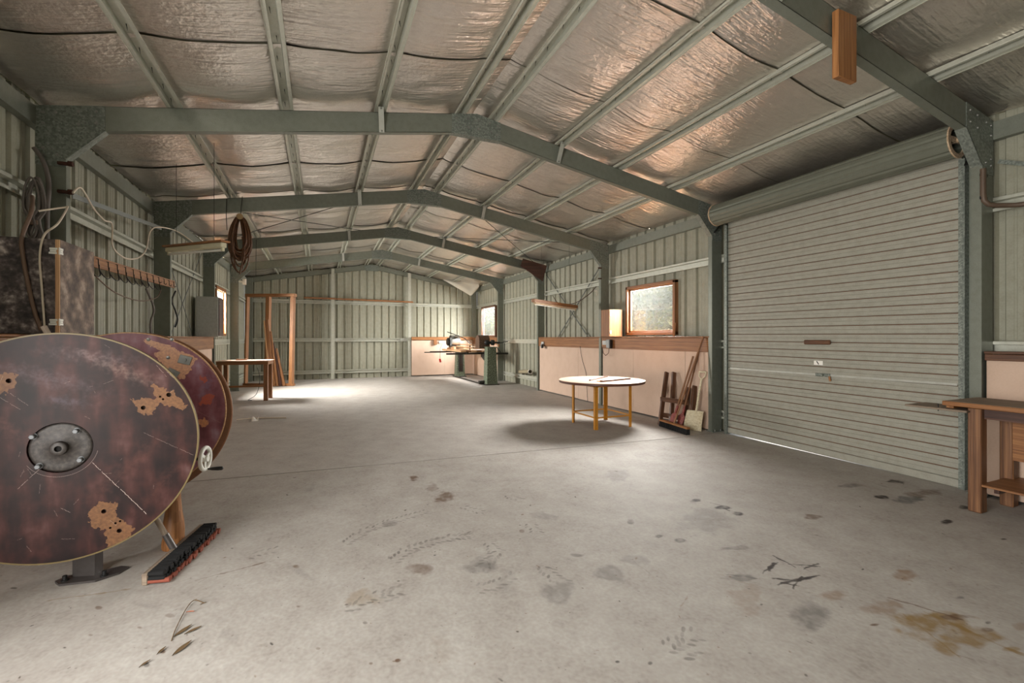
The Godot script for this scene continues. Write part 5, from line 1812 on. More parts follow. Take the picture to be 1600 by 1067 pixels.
func build_sander():
	var t := thing("belt_sander", Vector3(4.7, 0, 14.4), "old green belt sanding machine on two pedestals with a timber table", "machine")
	# near pedestal: tapered cast box with a flared foot
	for s in [[4.74, 12.86, 0.30, 1.13], [4.68, 15.95, 0.28, 1.13]]:
		var c := Vector3(s[0], 0, s[1])
		var g := mb(t)
		var lo: float = 0.5 * s[2] + 0.02
		var hi: float = 0.5 * s[2] - 0.015
		var rings := [[lo + 0.02, 0.0], [lo, 0.06], [lo - 0.005, 0.09], [hi, s[3]]]
		for k in 3:
			for q in 4:
				var A := [[-1, -1], [1, -1], [1, 1], [-1, 1]]
				var p0 := Vector3(A[q][0], 0, A[q][1])
				var p1 := Vector3(A[(q + 1) % 4][0], 0, A[(q + 1) % 4][1])
				g.quad(c + p0 * rings[k][0] + Vector3.UP * rings[k][1], c + p1 * rings[k][0] + Vector3.UP * rings[k][1], c + p1 * rings[k + 1][0] + Vector3.UP * rings[k + 1][1], c + p0 * rings[k + 1][0] + Vector3.UP * rings[k + 1][1])
		g.box(c + Vector3.UP * s[3], Vector3(s[2] + 0.01, 0.03, s[2] + 0.01), Basis.IDENTITY, 0.004)
		for rib in [-0.06, 0.06]:
			g.box(c + Vector3(rib, s[3] * 0.5 + 0.04, -hi - 0.006), Vector3(0.022, s[3] - 0.12, 0.014))
		var pd := part(t, "pedestal", g, M.machine_green)
		g = mb(t)
		g.box(c + Vector3.UP * 0.014, Vector3(s[2] + 0.14, 0.028, s[2] + 0.10), Basis.IDENTITY, 0.005)
		part(pd, "foot", g, M.machine_dark)
	# flat dark panel paints the shade of an open back, with a rod ladder
	var g1 := mb(t)
	g1.box(Vector3(4.68, 0.62, 15.80), Vector3(0.17, 0.86, 0.012))
	var op := part(t, "painted_recess", g1, M.machine_dark)
	for y in [0.45, 0.75]:
		g1 = mb(t)
		g1.box(Vector3(4.68, y, 15.79), Vector3(0.17, 0.012, 0.012))
		part(op, "rung", g1, M.rust)
	g1 = mb(t)
	g1.box(Vector3(4.68, 0.62, 15.788), Vector3(0.012, 0.86, 0.012))
	part(op, "rung", g1, M.rust)
	# floor tie between the pedestals
	g1 = mb(t)
	g1.box(Vector3(4.50, 0.02, 14.4), Vector3(0.05, 0.04, 2.8), Basis.IDENTITY, 0.004)
	part(t, "floor_tie", g1, M.machine_dark)
	g1 = mb(t)
	g1.cyl(Vector3(4.40, 0.07, 12.95), Vector3(4.62, 0.07, 12.95), 0.055, 0.055, 14)
	part(t, "foot_pedal", g1, M.machine_dark)
	# slide bars and table
	for z in [13.25, 15.45]:
		g1 = mb(t)
		g1.box(Vector3(4.35, 0.93, z), Vector3(1.75, 0.05, 0.05))
		part(t, "slide_bar", g1, M.machine_dark)
	g1 = mb(t)
	g1.box(Vector3(3.55, 0.945, 14.6), Vector3(0.9, 0.03, 0.04))
	part(t, "side_bar", g1, M.machine_dark)
	for x in [4.1, 4.75]:
		g1 = mb(t)
		g1.box(Vector3(x, 0.955, 14.35), Vector3(0.06, 0.05, 2.5))
		part(t, "table_bearer", g1, M.machine_dark)
	for k in 5:
		g1 = mb(t)
		g1.box(Vector3(3.98 + 0.17 * k, 1.005, 14.3 + 0.02 * (k % 2)), Vector3(0.166, 0.05, 2.3), Basis.IDENTITY, 0.003)
		part(t, "table_board", g1, M.timber_pale if k % 2 == 0 else M.timber_orange)
	# drum housings
	g1 = mb(t)
	var hood := []
	for i in 15:
		var a := PI * i / 14.0
		hood.append(Vector3(4.42, 1.30 + 0.20 * sin(a), 13.15 - 0.19 * cos(a)))
	hood.append(Vector3(4.42, 1.09, 13.34))
	hood.append(Vector3(4.42, 1.09, 12.96))
	g1.prism(hood, Vector3(0.34, 0, 0))
	part(t, "drum_hood", g1, M.machine_brown, "brown timber drum hood")
	g1 = mb(t)
	hood = []
	for i in 15:
		var a := PI * i / 14.0
		hood.append(Vector3(4.32, 1.30 + 0.21 * sin(a), 15.9 - 0.24 * cos(a)))
	hood.append(Vector3(4.32, 1.06, 16.14))
	hood.append(Vector3(4.32, 1.06, 15.66))
	g1.prism(hood, Vector3(0.30, 0, 0))
	part(t, "drum_hood", g1, M.machine_dark)
	g1 = mb(t)
	g1.cyl(Vector3(4.30, 1.28, 15.78), Vector3(4.62, 1.28, 15.78), 0.145, 0.145, 28)
	part(t, "drum", g1, M.grey_plastic)
	# sanding belt between the drums
	for y in [1.45, 1.13]:
		g1 = mb(t)
		g1.box(Vector3(4.50, y, 14.5), Vector3(0.15, 0.004, 2.5))
		part(t, "belt", g1, M.hose_tag)
	# motor, pulley and tension screw on the near pedestal
	g1 = mb(t)
	g1.lathe(Vector3(4.55, 1.27, 12.86), Vector3(1, 0, 0), [Vector2(0.03, 0.0), Vector2(0.07, 0.02), Vector2(0.075, 0.10), Vector2(0.05, 0.14), Vector2(0.04, 0.2), Vector2(0.085, 0.22), Vector2(0.085, 0.30), Vector2(0.03, 0.33), Vector2(0.02, 0.5)], 20)
	part(t, "spindle", g1, M.dark_steel)
	g1 = mb(t)
	g1.cyl(Vector3(4.95, 1.24, 12.84), Vector3(5.30, 1.30, 12.84), 0.012, 0.012, 8)
	part(t, "tension_handle", g1, M.dark_steel)
	g1 = mb(t)
	g1.lathe(Vector3(4.96, 1.18, 12.78), Vector3(1, 0, 0), [Vector2(0.0, 0.0), Vector2(0.045, 0.0), Vector2(0.045, 0.03), Vector2(0.0, 0.03)], 18, false, true)
	part(t, "pulley", g1, M.timber_orange)
	g1 = mb(t)
	g1.box(Vector3(5.08, 0.93, 12.95), Vector3(0.55, 0.055, 0.05))
	part(t, "side_bar", g1, M.machine_dark)
	g1 = mb(t)
	g1.bar(Vector3(4.93, 1.12, 12.8), Vector3(5.10, 0.96, 12.92), 0.014, 0.014)
	part(t, "stay", g1, M.dark_steel)
	# ribbed motor at the far end, guard strips and a belt-tracking frame
	g1 = mb(t)
	g1.lathe(Vector3(4.20, 1.27, 15.95), Vector3(1, 0, 0), [Vector2(0.0, 0.0), Vector2(0.11, 0.0), Vector2(0.13, 0.02), Vector2(0.13, 0.12), Vector2(0.11, 0.14)], 24, false)
	for k in 6:
		g1.box(Vector3(4.27, 1.27 + 0.135 * sin(k * 0.6 - 1.5), 15.95 - 0.135 * cos(k * 0.6 - 1.5)), Vector3(0.10, 0.012, 0.012))
	part(t, "motor", g1, M.machine_dark)
	for y in [1.10, 1.20]:
		g1 = mb(t)
		g1.box(Vector3(4.34, y, 14.55), Vector3(0.025, 0.03, 2.2), Basis.IDENTITY, 0.003)
		part(t, "guard_strip", g1, M.timber_pale)
	for z in [13.7, 15.3]:
		g1 = mb(t)
		g1.box(Vector3(4.36, 1.10, z), Vector3(0.03, 0.24, 0.04), Basis.IDENTITY, 0.003)
		part(t, "guard_post", g1, M.rust)
	g1 = mb(t)
	g1.prism([Vector3(4.60, 0.92, 13.35), Vector3(4.60, 0.92, 13.05), Vector3(4.60, 0.72, 13.05), Vector3(4.60, 0.84, 13.35)], Vector3(0.06, 0, 0))
	part(t, "table_knee", g1, M.machine_dark)
	# pressing lever above the table
	g1 = mb(t)
	g1.tube([Vector3(4.05, 1.62, 15.3), Vector3(4.25, 1.52, 15.0), Vector3(4.42, 1.40, 14.5), Vector3(4.5, 1.22, 14.1)], 0.014, 8)
	part(t, "pressing_lever", g1, M.dark_steel)
	# hanging red switch pendant
	g1 = mb(t)
	g1.tube([Vector3(3.95, 1.22, 15.6), Vector3(3.80, 1.05, 15.3), Vector3(3.77, 0.72, 15.2)], 0.007, 6)
	var cd := part(t, "pendant_cord", g1, M.cable_black)
	g1 = mb(t)
	g1.box(Vector3(3.77, 0.64, 15.2), Vector3(0.06, 0.13, 0.06), Basis(Vector3(1, 0.2, 0).normalized(), Vector3(-0.2, 1, 0).normalized(), Vector3(0, 0, 1)), 0.012)
	part(cd, "switch", g1, M.red_plastic, "red hanging switch")
	# things lying on the table
	var items := [["plywood_offcut", Vector3(4.22, 1.043, 14.0), Vector3(0.26, 0.022, 0.40), M.timber_pale, 0.3, "pale plywood offcut lying on the sander's timber table", "offcut"],
		["paper_sheet", Vector3(4.62, 1.036, 13.62), Vector3(0.30, 0.006, 0.42), M.paper_white, -0.2, "white paper sheet on the sander's timber table", "paper"],
		["timber_block", Vector3(4.06, 1.075, 14.55), Vector3(0.10, 0.09, 0.30), M.timber_pale, 0.5, "short thick timber block on the sander's table", "timber block"],
		["sanding_pad", Vector3(4.08, 1.055, 14.98), Vector3(0.12, 0.05, 0.24), M.timber_orange, -0.5, "orange timber sanding pad on the sander's table", "sanding pad"]]
	for it in items:
		var o := MeshInstance3D.new()
		o.name = numbered(self, it[0])
		var g := MB.new(it[1], rng.randf())
		g.box(it[1], it[2], Basis(Vector3.UP, it[4]), 0.004)
		o.mesh = g.mesh()
		o.material_override = it[3]
		o.position = Vector3(it[1].x, it[1].y, -it[1].z)
		add_child(o)
		tag(o, it[5], it[6])
	var cc := thing("cream_carton", Vector3(4.62, 1.04, 14.45), "tilted white carton lid on the sander's table", "carton")
	g1 = mb(cc)
	g1.box(Vector3(4.62, 1.14, 14.45), Vector3(0.02, 0.20, 0.26), Basis(Vector3(0, 0, 1), 0.25), 0.004)
	part(cc, "lid", g1, M.paper_white)

# ---------------------------------------------------------------- timber door frame, planks, small table, white box

func build_far_corner():
	var a := Vector3(-2.06, 0, 15.38)
	var b := Vector3(-0.78, 0, 14.76)
	var d := (b - a).normalized()
	var lean := Vector3(d.z, 0, -d.x)
	if lean.z > 0.0:
		lean = -lean
	var back := -lean * 0.10
	var t := thing("timber_door_frame", (a + b) * 0.5, "tall empty orange timber door frame with a centre post, stood in the corner", "door frame")
	var H := 2.72
	var up := (Vector3(0, H, 0) + back).normalized()
	var L := (b - a).length()
	for s in [[0.0, 0.05], [0.43, 0.11], [0.955, 0.10]]:
		var g := mb(t)
		var p: Vector3 = a + d * (s[0] * L + s[1] * 0.5)
		g.box(p + up * H * 0.5, Vector3(s[1], H, 0.13), Basis(d, up, d.cross(up)), 0.004)
		part(t, "stile", g, M.timber_orange)
	for y in [0.035, H - 0.045]:
		var g := mb(t)
		g.box((a + b) * 0.5 + d * 0.02 + up * y, Vector3(L + 0.1, 0.07 if y < 1.0 else 0.09, 0.134), Basis(d, up, d.cross(up)), 0.004)
		part(t, "rail", g, M.timber_orange)
	# planks leaning inside it
	var k := 0
	for s in [[0.50, 0.55, 1.92, "timber_pale", 0.03], [0.54, 0.62, 1.95, "timber_brown", 0.09], [0.60, 0.68, 1.60, "timber_brown", 0.08], [0.64, 0.74, 1.25, "timber_dark", 0.09], [0.69, 0.80, 1.10, "timber_brown", 0.09]]:
		var top: Vector3 = a + d * (L * (s[0] - 0.02)) + Vector3.UP * s[2] + lean * (0.16 - 0.034 * k)
		var foot: Vector3 = a + d * (L * s[1] + 0.12) + lean * (0.24 - 0.034 * k)
		var st := tagged_stick("timber_plank", foot + Vector3.UP * 0.012, top, s[4], 0.028, M[s[3]], d.cross(Vector3.UP))
		tag(st, ["pale thin batten, longest of the planks leaning in the timber door frame", "long brown plank behind the pale batten in the timber door frame", "middle-length brown plank leaning in the timber door frame", "dark brown plank leaning in the timber door frame", "shortest brown plank leaning in the timber door frame"][k], "plank", "planks leaning in the door frame")
		k += 1
	# small timber table
	t = thing("side_table", Vector3(-1.55, 0, 11.8), "small brown timber table with a white top near the tall door frame", "table")
	var e := Vector3(0.96, 0, -0.10).normalized()
	var n := Vector3(0.10, 0, 0.96).normalized()
	var c := Vector3(-1.56, 0, 11.78)
	var g2 := mb(t)
	g2.box(c + Vector3.UP * 0.898, Vector3(1.06, 0.012, 0.62), Basis(e, Vector3.UP, n), 0.003)
	part(t, "table_top", g2, M.laminate_pale)
	g2 = mb(t)
	g2.box(c + Vector3.UP * 0.852, Vector3(1.02, 0.078, 0.56), Basis(e, Vector3.UP, n), 0.004)
	part(t, "apron", g2, M.timber_brown)
	for s in [[-1, -1], [1, -1], [1, 1], [-1, 1]]:
		g2 = mb(t)
		g2.box(c + e * s[0] * 0.455 + n * s[1] * 0.225 + Vector3.UP * 0.407, Vector3(0.085, 0.814, 0.085), Basis(e, Vector3.UP, n), 0.004)
		part(t, "leg", g2, M.timber_brown)
	g2 = mb(t)
	g2.box(c + Vector3.UP * 0.31, Vector3(0.84, 0.04, 0.04), Basis(e, Vector3.UP, n), 0.003)
	part(t, "stretcher", g2, M.timber_orange)
	var bl := tagged_stick("timber_offcut", c + Vector3(-0.20, 0.919, 0.05), c + Vector3(0.02, 0.919, 0.05), 0.05, 0.028, M.timber_orange)
	tag(bl, "orange timber offcut lying on the small white-topped table", "offcut")
	# white box standing on the ledge in front of the window
	t = thing("white_switch_box", Vector3(-1.99, 1.43, 10.42), "flat white switchboard box standing on the timber ledge beside a window", "box")
	g2 = mb(t)
	g2.box(Vector3(-2.0, 1.815, 10.45), Vector3(0.36, 0.77, 0.40), Basis.IDENTITY, 0.006)
	part(t, "case", g2, M.white_board)
	g2 = mb(t)
	g2.box(Vector3(-1.812, 1.815, 10.45), Vector3(0.014, 0.74, 0.37), Basis.IDENTITY, 0.004)
	var dd := part(t, "door", g2, M.timber_dark)
	for y in [1.55, 2.08]:
		g2 = mb(t)
		g2.cyl(Vector3(-1.80, y - 0.03, 10.27), Vector3(-1.80, y + 0.03, 10.27), 0.007, 0.007, 8)
		part(dd, "hinge", g2, M.bolt_steel)
	# long batten high on the end wall
	var bt := tagged_stick("wall_batten", Vector3(-0.51, 2.765, ZE - 0.125), Vector3(3.12, 2.725, ZE - 0.125), 0.03, 0.055, M.timber_brown)
	tag(bt, "long brown timber batten fixed high across the corrugated end wall", "batten")
	# paper scrap on the floor
	t = thing("paper_scrap", Vector3(-1.02, 0.0, 8.76), "crumpled white scrap of paper on the concrete floor", "paper")
	g2 = mb(t)
	g2.sheet(6, 6, func(i: float, j: float) -> Vector3:
		return Vector3(-1.02 + 0.10 * (i - 0.5), 0.004 + 0.07 * absf(sin(i * 3.1 + j * 2.0)) * sin(j * PI), 8.76 + 0.14 * (j - 0.5)))
	part(t, "sheet", g2, M.paper_white)

# ---------------------------------------------------------------- fittings on walls and frames

func outlet(at: Vector3, face: Vector3, label: String):
	var t := thing("power_outlet", at, label, "outlet")
	var r := face.cross(Vector3.UP).normalized()
	var bs := Basis(r, Vector3.UP, face)
	var g := mb(t)
	g.box(at + face * 0.015, Vector3(0.13, 0.085, 0.03), bs, 0.006)
	part(t, "plate", g, M.switch_grey)
	for s in [-0.032, 0.032]:
		g = mb(t)
		g.box(at + face * 0.032 + r * s + Vector3.UP * 0.02, Vector3(0.014, 0.020, 0.008), bs, 0.002)
		part(t, "switch", g, M.white_paint)
		g = mb(t)
		for q in [-0.007, 0.007]:
			g.box(at + face * 0.0305 + r * (s + q) - Vector3.UP * 0.015, Vector3(0.003, 0.012, 0.002), bs)
		part(t, "socket_slots", g, M.cable_black)

func build_wall_fittings():
	# timber block hung on the near rafter
	var t := thing("hanging_timber_block", Vector3(3.41, 3.22, 2.02), "short orange timber plank hung upright on the steel rafter", "timber block")
	var g := mb(t)
	g.box(Vector3(3.408, 3.455, 2.022), Vector3(0.205, 0.47, 0.045), Basis.IDENTITY, 0.004)
	part(t, "plank", g, M.timber_orange)
	# dark plywood gusset at the knee of the fourth frame
	t = thing("plywood_gusset", Vector3(5.2, 3.0, 10.7), "dark brown triangular plywood gusset at the knee of a steel frame", "gusset")
	g = mb(t)
	g.prism([Vector3(5.50, 2.93, 10.86), Vector3(5.50, 3.30, 10.62), Vector3(4.80, 3.44, 10.62), Vector3(4.84, 3.30, 10.86)], Vector3(0, 0.014, -0.012))
	part(t, "sheet", g, M.timber_dark)
	# orange timber box with two hinges on the ledge
	t = thing("timber_wall_box", Vector3(5.30, 1.43, 7.52), "tall orange timber box with white hinges, on the ledge beside the window", "box")
	g = mb(t)
	g.box(Vector3(5.352, 1.700, 7.52), Vector3(0.29, 0.53, 0.28), Basis.IDENTITY, 0.004)
	part(t, "case", g, M.timber_orange)
	g = mb(t)
	g.box(Vector3(5.198, 1.700, 7.52), Vector3(0.016, 0.53, 0.284), Basis.IDENTITY, 0.003)
	var dr := part(t, "door", g, M.timber_brown)
	for y in [1.52, 1.87]:
		g = mb(t)
		g.box(Vector3(5.225, y, 7.377), Vector3(0.03, 0.055, 0.004))
		g.cyl(Vector3(5.205, y - 0.028, 7.376), Vector3(5.205, y + 0.028, 7.376), 0.005, 0.005, 8)
		part(dr, "hinge", g, M.white_paint)
	outlet(Vector3(5.385, 1.27, 10.60), Vector3(-1, 0, 0), "grey double outlet on the timber rail below the chalky lamp")
	outlet(Vector3(5.374, 1.31, 7.78), Vector3(-1, 0, 0), "white outlet with a plugged-in charger below the orange timber box")
	outlet(Vector3(4.13, 1.25, ZE - 0.137), Vector3(0, 0, -1), "grey outlet on the pink end wall lining behind the machine")
	outlet(Vector3(4.45, 1.25, ZE - 0.137), Vector3(0, 0, -1), "second grey outlet on the end wall lining, nearer the machine's drum")
	t = thing("switch_box", Vector3(3.95, 1.18, ZE - 0.18), "brown box on the pink end wall lining beside an outlet", "switch box")
	g = mb(t)
	g.box(Vector3(3.93, 1.25, ZE - 0.17), Vector3(0.13, 0.18, 0.07), Basis.IDENTITY, 0.006)
	part(t, "case", g, M.timber_brown)
	t = thing("plug_charger", Vector3(5.30, 1.24, 7.56), "silver and black plug-in charger with a loop of brown cord", "charger")
	g = mb(t)
	g.box(Vector3(5.33, 1.29, 7.60), Vector3(0.07, 0.17, 0.10), Basis.IDENTITY, 0.014)
	part(t, "case", g, M.grey_plastic)
	g = mb(t)
	g.box(Vector3(5.335, 1.285, 7.535), Vector3(0.075, 0.18, 0.03), Basis.IDENTITY, 0.010)
	part(t, "back_shell", g, M.black_plastic)
	g = mb(t)
	g.tube([Vector3(5.35, 1.22, 7.85), Vector3(5.34, 1.10, 7.80), Vector3(5.33, 1.05, 7.70), Vector3(5.33, 1.10, 7.60), Vector3(5.33, 1.21, 7.58)], 0.006, 6)
	part(t, "cord", g, M.rust)
	t = thing("plug_adaptor", Vector3(5.34, 1.16, 10.50), "dark plug adaptor hanging from the grey double outlet", "adaptor")
	g = mb(t)
	g.box(Vector3(5.335, 1.20, 10.56), Vector3(0.06, 0.11, 0.08), Basis.IDENTITY, 0.010)
	part(t, "case", g, M.grey_plastic)
	g = mb(t)
	g.box(Vector3(5.30, 1.19, 10.50), Vector3(0.04, 0.09, 0.05), Basis.IDENTITY, 0.008)
	part(t, "plug", g, M.black_plastic)
	# white switch plate high on the end post
	t = thing("switch_plate", Vector3(-2.04, 2.98, 13.86), "small white plate on the steel post above the timber door frame", "plate")
	g = mb(t)
	g.box(Vector3(-1.86, 2.90, 13.80), Vector3(0.09, 0.16, 0.03), Basis.IDENTITY, 0.006)
	g.bar(Vector3(-1.99, 2.90, 13.84), Vector3(-1.90, 2.90, 13.80), 0.03, 0.03)
	part(t, "plate", g, M.white_paint)
	# bent conduit on the near post
	t = thing("bent_conduit", Vector3(5.35, 2.5, 2.0), "brown bent conduit clipped to the steel post beside the roller door", "conduit")
	g = mb(t)
	g.tube([Vector3(5.325, 2.88, 2.025), Vector3(5.325, 2.66, 2.025), Vector3(5.33, 2.60, 2.02), Vector3(5.35, 2.565, 2.0), Vector3(5.39, 2.55, 1.965), Vector3(5.48, 2.54, 1.88), Vector3(5.52, 2.53, 1.70), Vector3(5.52, 2.52, 0.4)], 0.021, 14)
	part(t, "pipe", g, M.conduit)
	for y in [2.83, 2.63]:
		g = mb(t)
		g.box(Vector3(5.36, y, 2.035), Vector3(0.10, 0.03, 0.02), Basis.IDENTITY, 0.004)
		part(t, "clip", g, M.dark_steel)
	# stubby pegs on the post beside the wall cabinet
	var k := 0
	for s in [2.885, 2.645]:
		t = thing("rusty_peg", Vector3(-1.99, s, 5.0), ["rusty steel peg on the post just under the knee bracket", "rusty steel peg on the post carrying the white cable"][k], "peg", "rusty pegs on the post")
		g = mb(t)
		g.bar(Vector3(-2.05, s, 5.022), Vector3(-1.96, s, 5.022), 0.03, 0.026, Vector3.UP, 0.004)
		g.cyl(Vector3(-1.975, s, 5.01), Vector3(-1.945, s, 5.01), 0.022, 0.022, 10)
		part(t, "peg", g, M.rust)
		k += 1
	t = thing("rusty_peg", Vector3(5.36, 2.6, 7.9), "pair of rusty pegs on the post beside the framed window", "peg")
	for s in [2.86, 2.64]:
		g = mb(t)
		g.bar(Vector3(5.385, s, 7.93), Vector3(5.30, s, 7.93), 0.025, 0.025, Vector3.UP, 0.004)
		part(t, "peg", g, M.rust)
	# plastic pipe stub
	t = thing("pipe_stub", Vector3(5.35, 0.45, 11.3), "cream plastic pipe stub sticking out of the corrugated wall", "pipe")
	g = mb(t)
	g.cyl(Vector3(5.50, 0.40, 12.35), Vector3(5.22, 0.50, 11.05), 0.055, 0.055, 20, false)
	g.cyl(Vector3(5.50, 0.40, 12.35), Vector3(5.22, 0.50, 11.05), 0.050, 0.050, 20, false)
	part(t, "pipe", g, M.pvc)
	g = mb(t)
	g.lathe(Vector3(5.22, 0.50, 11.05), Vector3(-0.21, 0.075, -0.975).normalized(), [Vector2(0.050, -0.03), Vector2(0.062, -0.03), Vector2(0.062, 0.01), Vector2(0.050, 0.01)], 20, false, true)
	part(t, "collar", g, M.white_paint)
	# dark steel bracket that holds it
	g = mb(t)
	g.box(Vector3(5.53, 0.36, 12.2), Vector3(0.07, 0.07, 0.05))
	part(t, "bracket", g, M.dark_steel)
	# stick standing on the ledge by the window
	var st := tagged_stick("timber_strip", Vector3(5.47, 1.433, 5.93), Vector3(5.52, 1.66, 5.955), 0.04, 0.018, M.timber_brown)
	tag(st, "short timber strip standing on the ledge against the window frame", "timber strip")

func smooth(pts: Array, per := 8) -> Array:
	var c := Curve3D.new()
	for i in pts.size():
		var a: Vector3 = pts[maxi(i - 1, 0)]
		var b: Vector3 = pts[mini(i + 1, pts.size() - 1)]
		c.add_point(pts[i], -(b - a) / 6.0, (b - a) / 6.0)
	var q := []
	for i in pts.size() - 1:
		for k in per:
			q.append(c.sample(i, float(k) / per))
	q.append(pts[pts.size() - 1])
	return q

func cable(label: String, m: Material, r: float, pts: Array, called := "cable"):
	var o := MeshInstance3D.new()
	o.name = numbered(self, called)
	var c: Vector3 = pts[0]
	var g := MB.new(c)
	g.tube(smooth(pts), r, 8)
	o.mesh = g.mesh()
	o.material_override = m
	o.position = Vector3(c.x, c.y, -c.z)
	add_child(o)
	tag(o, label, "cable")

func build_cables():
	cable("white cable drooping from the post down over the mottled cabinet", M.cable_white, 0.007, [Vector3(-2.04, 2.40, 4.72), Vector3(-1.93, 2.47, 4.83), Vector3(-1.90, 2.46, 4.80), Vector3(-1.80, 2.25, 4.41), Vector3(-1.87, 2.16, 4.40), Vector3(-1.896, 2.00, 4.402), Vector3(-1.885, 1.77, 4.402), Vector3(-1.868, 1.46, 4.402)])
	cable("thick brown cable hanging over the mottled cabinet side", M.cable_brown, 0.013, [Vector3(-2.06, 2.50, 4.68), Vector3(-1.95, 2.33, 4.42), Vector3(-1.99, 2.135, 4.396), Vector3(-1.987, 2.0, 4.398), Vector3(-1.955, 1.77, 4.398), Vector3(-1.92, 1.58, 4.398), Vector3(-1.885, 1.46, 4.398)])
	cable("beige cable looping along the girt above the hook rail", M.cable_white, 0.008, [Vector3(-1.93, 2.63, 4.97), Vector3(-1.91, 2.70, 5.06), Vector3(-1.93, 2.60, 5.35), Vector3(-1.94, 2.55, 5.60), Vector3(-1.93, 2.545, 5.75), Vector3(-1.94, 2.33, 5.80), Vector3(-1.93, 2.26, 6.07), Vector3(-1.93, 2.32, 6.44), Vector3(-1.93, 2.464, 6.71), Vector3(-1.94, 2.72, 6.89), Vector3(-1.93, 2.85, 7.22), Vector3(-1.90, 2.94, 7.9), Vector3(-1.75, 2.83, 8.2)])
	# clear conduit strip through which it runs
	var st := tagged_stick("plastic_strip", Vector3(-1.955, 2.62, 5.02), Vector3(-1.955, 2.865, 7.36), 0.012, 0.045, M.frosted_strip)
	tag(st, "translucent grey plastic strip running along above the girt", "plastic strip")
	cable("thin brown cord drooping from the hook rail", M.cable_brown, 0.006, [Vector3(-1.965, 2.0, 5.45), Vector3(-1.95, 1.87, 5.9), Vector3(-1.95, 1.84, 6.6), Vector3(-1.96, 1.93, 7.2), Vector3(-1.965, 2.05, 7.4)])
	cable("grey cord hanging straight down behind the hook rail", M.cable_grey, 0.012, [Vector3(-2.10, 2.05, 7.30), Vector3(-2.05, 1.80, 7.42), Vector3(-2.09, 1.62, 7.44), Vector3(-2.09, 1.44, 7.45)])
	cable("black cable dangling in front of the crossed straps", M.cable_black, 0.012, [Vector3(-1.99, 2.10, 8.15), Vector3(-2.12, 1.98, 8.5), Vector3(-2.14, 1.85, 8.75), Vector3(-2.12, 1.70, 8.8), Vector3(-2.14, 1.58, 8.75)])
	# hank of cable on the first post
	var t := thing("cable_hank", Vector3(-2.09, 2.2, 4.8), "hank of grey-brown cable tied in loops on the steel post", "cable")
	var g := mb(t)
	for k in 7:
		var q := []
		var wide := rng.randf_range(0.03, 0.075)
		var long := rng.randf_range(0.40, 0.52)
		var off := Vector3(rng.randf_range(-0.03, 0.03), rng.randf_range(-0.02, 0.02), rng.randf_range(-0.03, 0.03))
		for i in 24:
			var w := TAU * i / 24.0
			var neck := 1.0 - 0.75 * exp(-pow((cos(w) + 0.35) / 0.22, 2.0))
			q.append(Vector3(-2.10, 2.42, 4.80) + off + Vector3(sin(w) * wide * neck, cos(w) * long * 0.5, -0.3 * sin(w) * wide))
		g.tube(q, 0.0085, 7, true)
	part(t, "loops", g, M.cable_grey)
	g = mb(t)
	g.lathe(Vector3(-2.10, 2.30, 4.80), Vector3.UP, [Vector2(0.028, 0.0), Vector2(0.034, 0.01), Vector2(0.034, 0.03), Vector2(0.028, 0.04)], 14)
	part(t, "tie", g, M.cable_brown)
	cable("grey conduit running down behind the post of the cable hank", M.cable_grey, 0.017, [Vector3(-2.19, 2.98, 5.0), Vector3(-2.13, 2.88, 4.99), Vector3(-2.09, 2.70, 4.985), Vector3(-2.10, 2.45, 4.985), Vector3(-2.10, 2.16, 4.985)])
	# thin wires hanging from rafters
	cable("thin wire hanging straight from the rafter beside the hose coil", M.hook_wire, 0.004, [Vector3(-1.30, 3.50, 7.93), Vector3(-1.30, 3.25, 7.90), Vector3(-1.29, 3.02, 7.90)], "hanging_wire")
	cable("long thin wire hanging from the rafter over the tall door frame", M.hook_wire, 0.004, [Vector3(-1.25, 3.48, 10.89), Vector3(-1.25, 3.1, 10.85), Vector3(-1.25, 2.7, 10.85)], "hanging_wire")
	cable("black cord hanging under the timber ledge below the crossed straps", M.cable_black, 0.005, [Vector3(5.37, 1.22, 8.75), Vector3(5.40, 0.95, 8.72), Vector3(5.40, 0.62, 8.55), Vector3(5.39, 0.3, 8.5), Vector3(5.38, 0.012, 8.45)])
	cable("white cable strung below the girt towards the timber box", M.cable_white, 0.006, [Vector3(5.35, 2.30, 8.06), Vector3(5.36, 2.40, 8.06), Vector3(5.42, 2.41, 8.2), Vector3(5.44, 2.42, 8.28)])
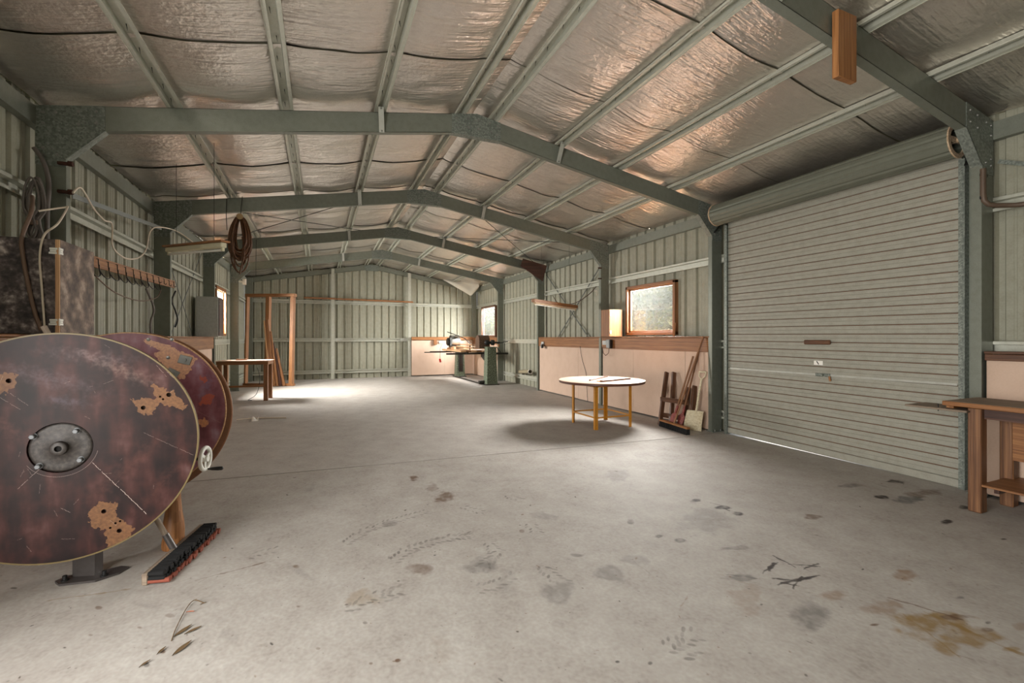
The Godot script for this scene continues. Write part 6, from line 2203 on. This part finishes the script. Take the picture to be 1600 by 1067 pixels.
	cable("curl of thin rusty chain slung below the girt behind the chalky lamp", M.rust, 0.008, [Vector3(5.50, 2.52, 8.3), Vector3(5.48, 2.36, 8.6), Vector3(5.48, 2.22, 9.2), Vector3(5.48, 2.26, 9.9), Vector3(5.50, 2.50, 10.3)], "chain")
	cable("black lead lying on the concrete below the small white-topped table", M.cable_black, 0.006, [Vector3(-1.35, 0.72, 11.95), Vector3(-1.30, 0.45, 11.98), Vector3(-1.36, 0.12, 11.9), Vector3(-1.50, 0.010, 11.7), Vector3(-1.42, 0.008, 11.6)])
	cable("pale hose lying on the concrete near the paper scrap", M.cable_white, 0.010, [Vector3(-1.32, 0.012, 8.92), Vector3(-1.10, 0.012, 8.97), Vector3(-0.9, 0.012, 8.93), Vector3(-0.55, 0.012, 8.80)])

func build_floor_litter():
	# a dry twig with curled leaves, and chips, on the concrete
	var t := thing("dry_twig", Vector3(-0.6, 0, 2.6), "dry twig with a few curled leaves lying on the bare concrete", "twig")
	var g := mb(t)
	g.tube(smooth([Vector3(-0.634, 0.003, 2.535), Vector3(-0.640, 0.006, 2.63), Vector3(-0.637, 0.008, 2.79), Vector3(-0.618, 0.010, 2.865), Vector3(-0.569, 0.005, 2.83)]), 0.0022, 6)
	part(t, "stem", g, M.leaf_litter)
	var k := 0
	for s in [[-0.605, 2.60, 0.09, 0.9], [-0.562, 2.585, 0.07, 0.5], [-0.569, 2.825, 0.028, 0.2], [-0.613, 2.764, 0.045, -0.4], [-0.575, 2.455, 0.10, 1.0], [-0.655, 2.47, 0.05, 1.1], [-0.695, 2.40, 0.045, 0.8]]:
		g = mb(t)
		var d := Vector3(cos(s[3]), 0, sin(s[3]))
		var w := Vector3(-d.z, 0, d.x)
		g.sheet(6, 4, func(i: float, j: float) -> Vector3:
			return Vector3(s[0], 0.0015, s[1]) + d * s[2] * (i - 0.5) + w * 0.13 * s[2] * sin(i * PI) * (j * 2.0 - 1.0) + Vector3.UP * (0.003 * absf(j * 2.0 - 1.0) + 0.004 * i))
		part(t, "leaf", g, M.leaf_red if k == 3 else M.leaf_litter)
		k += 1
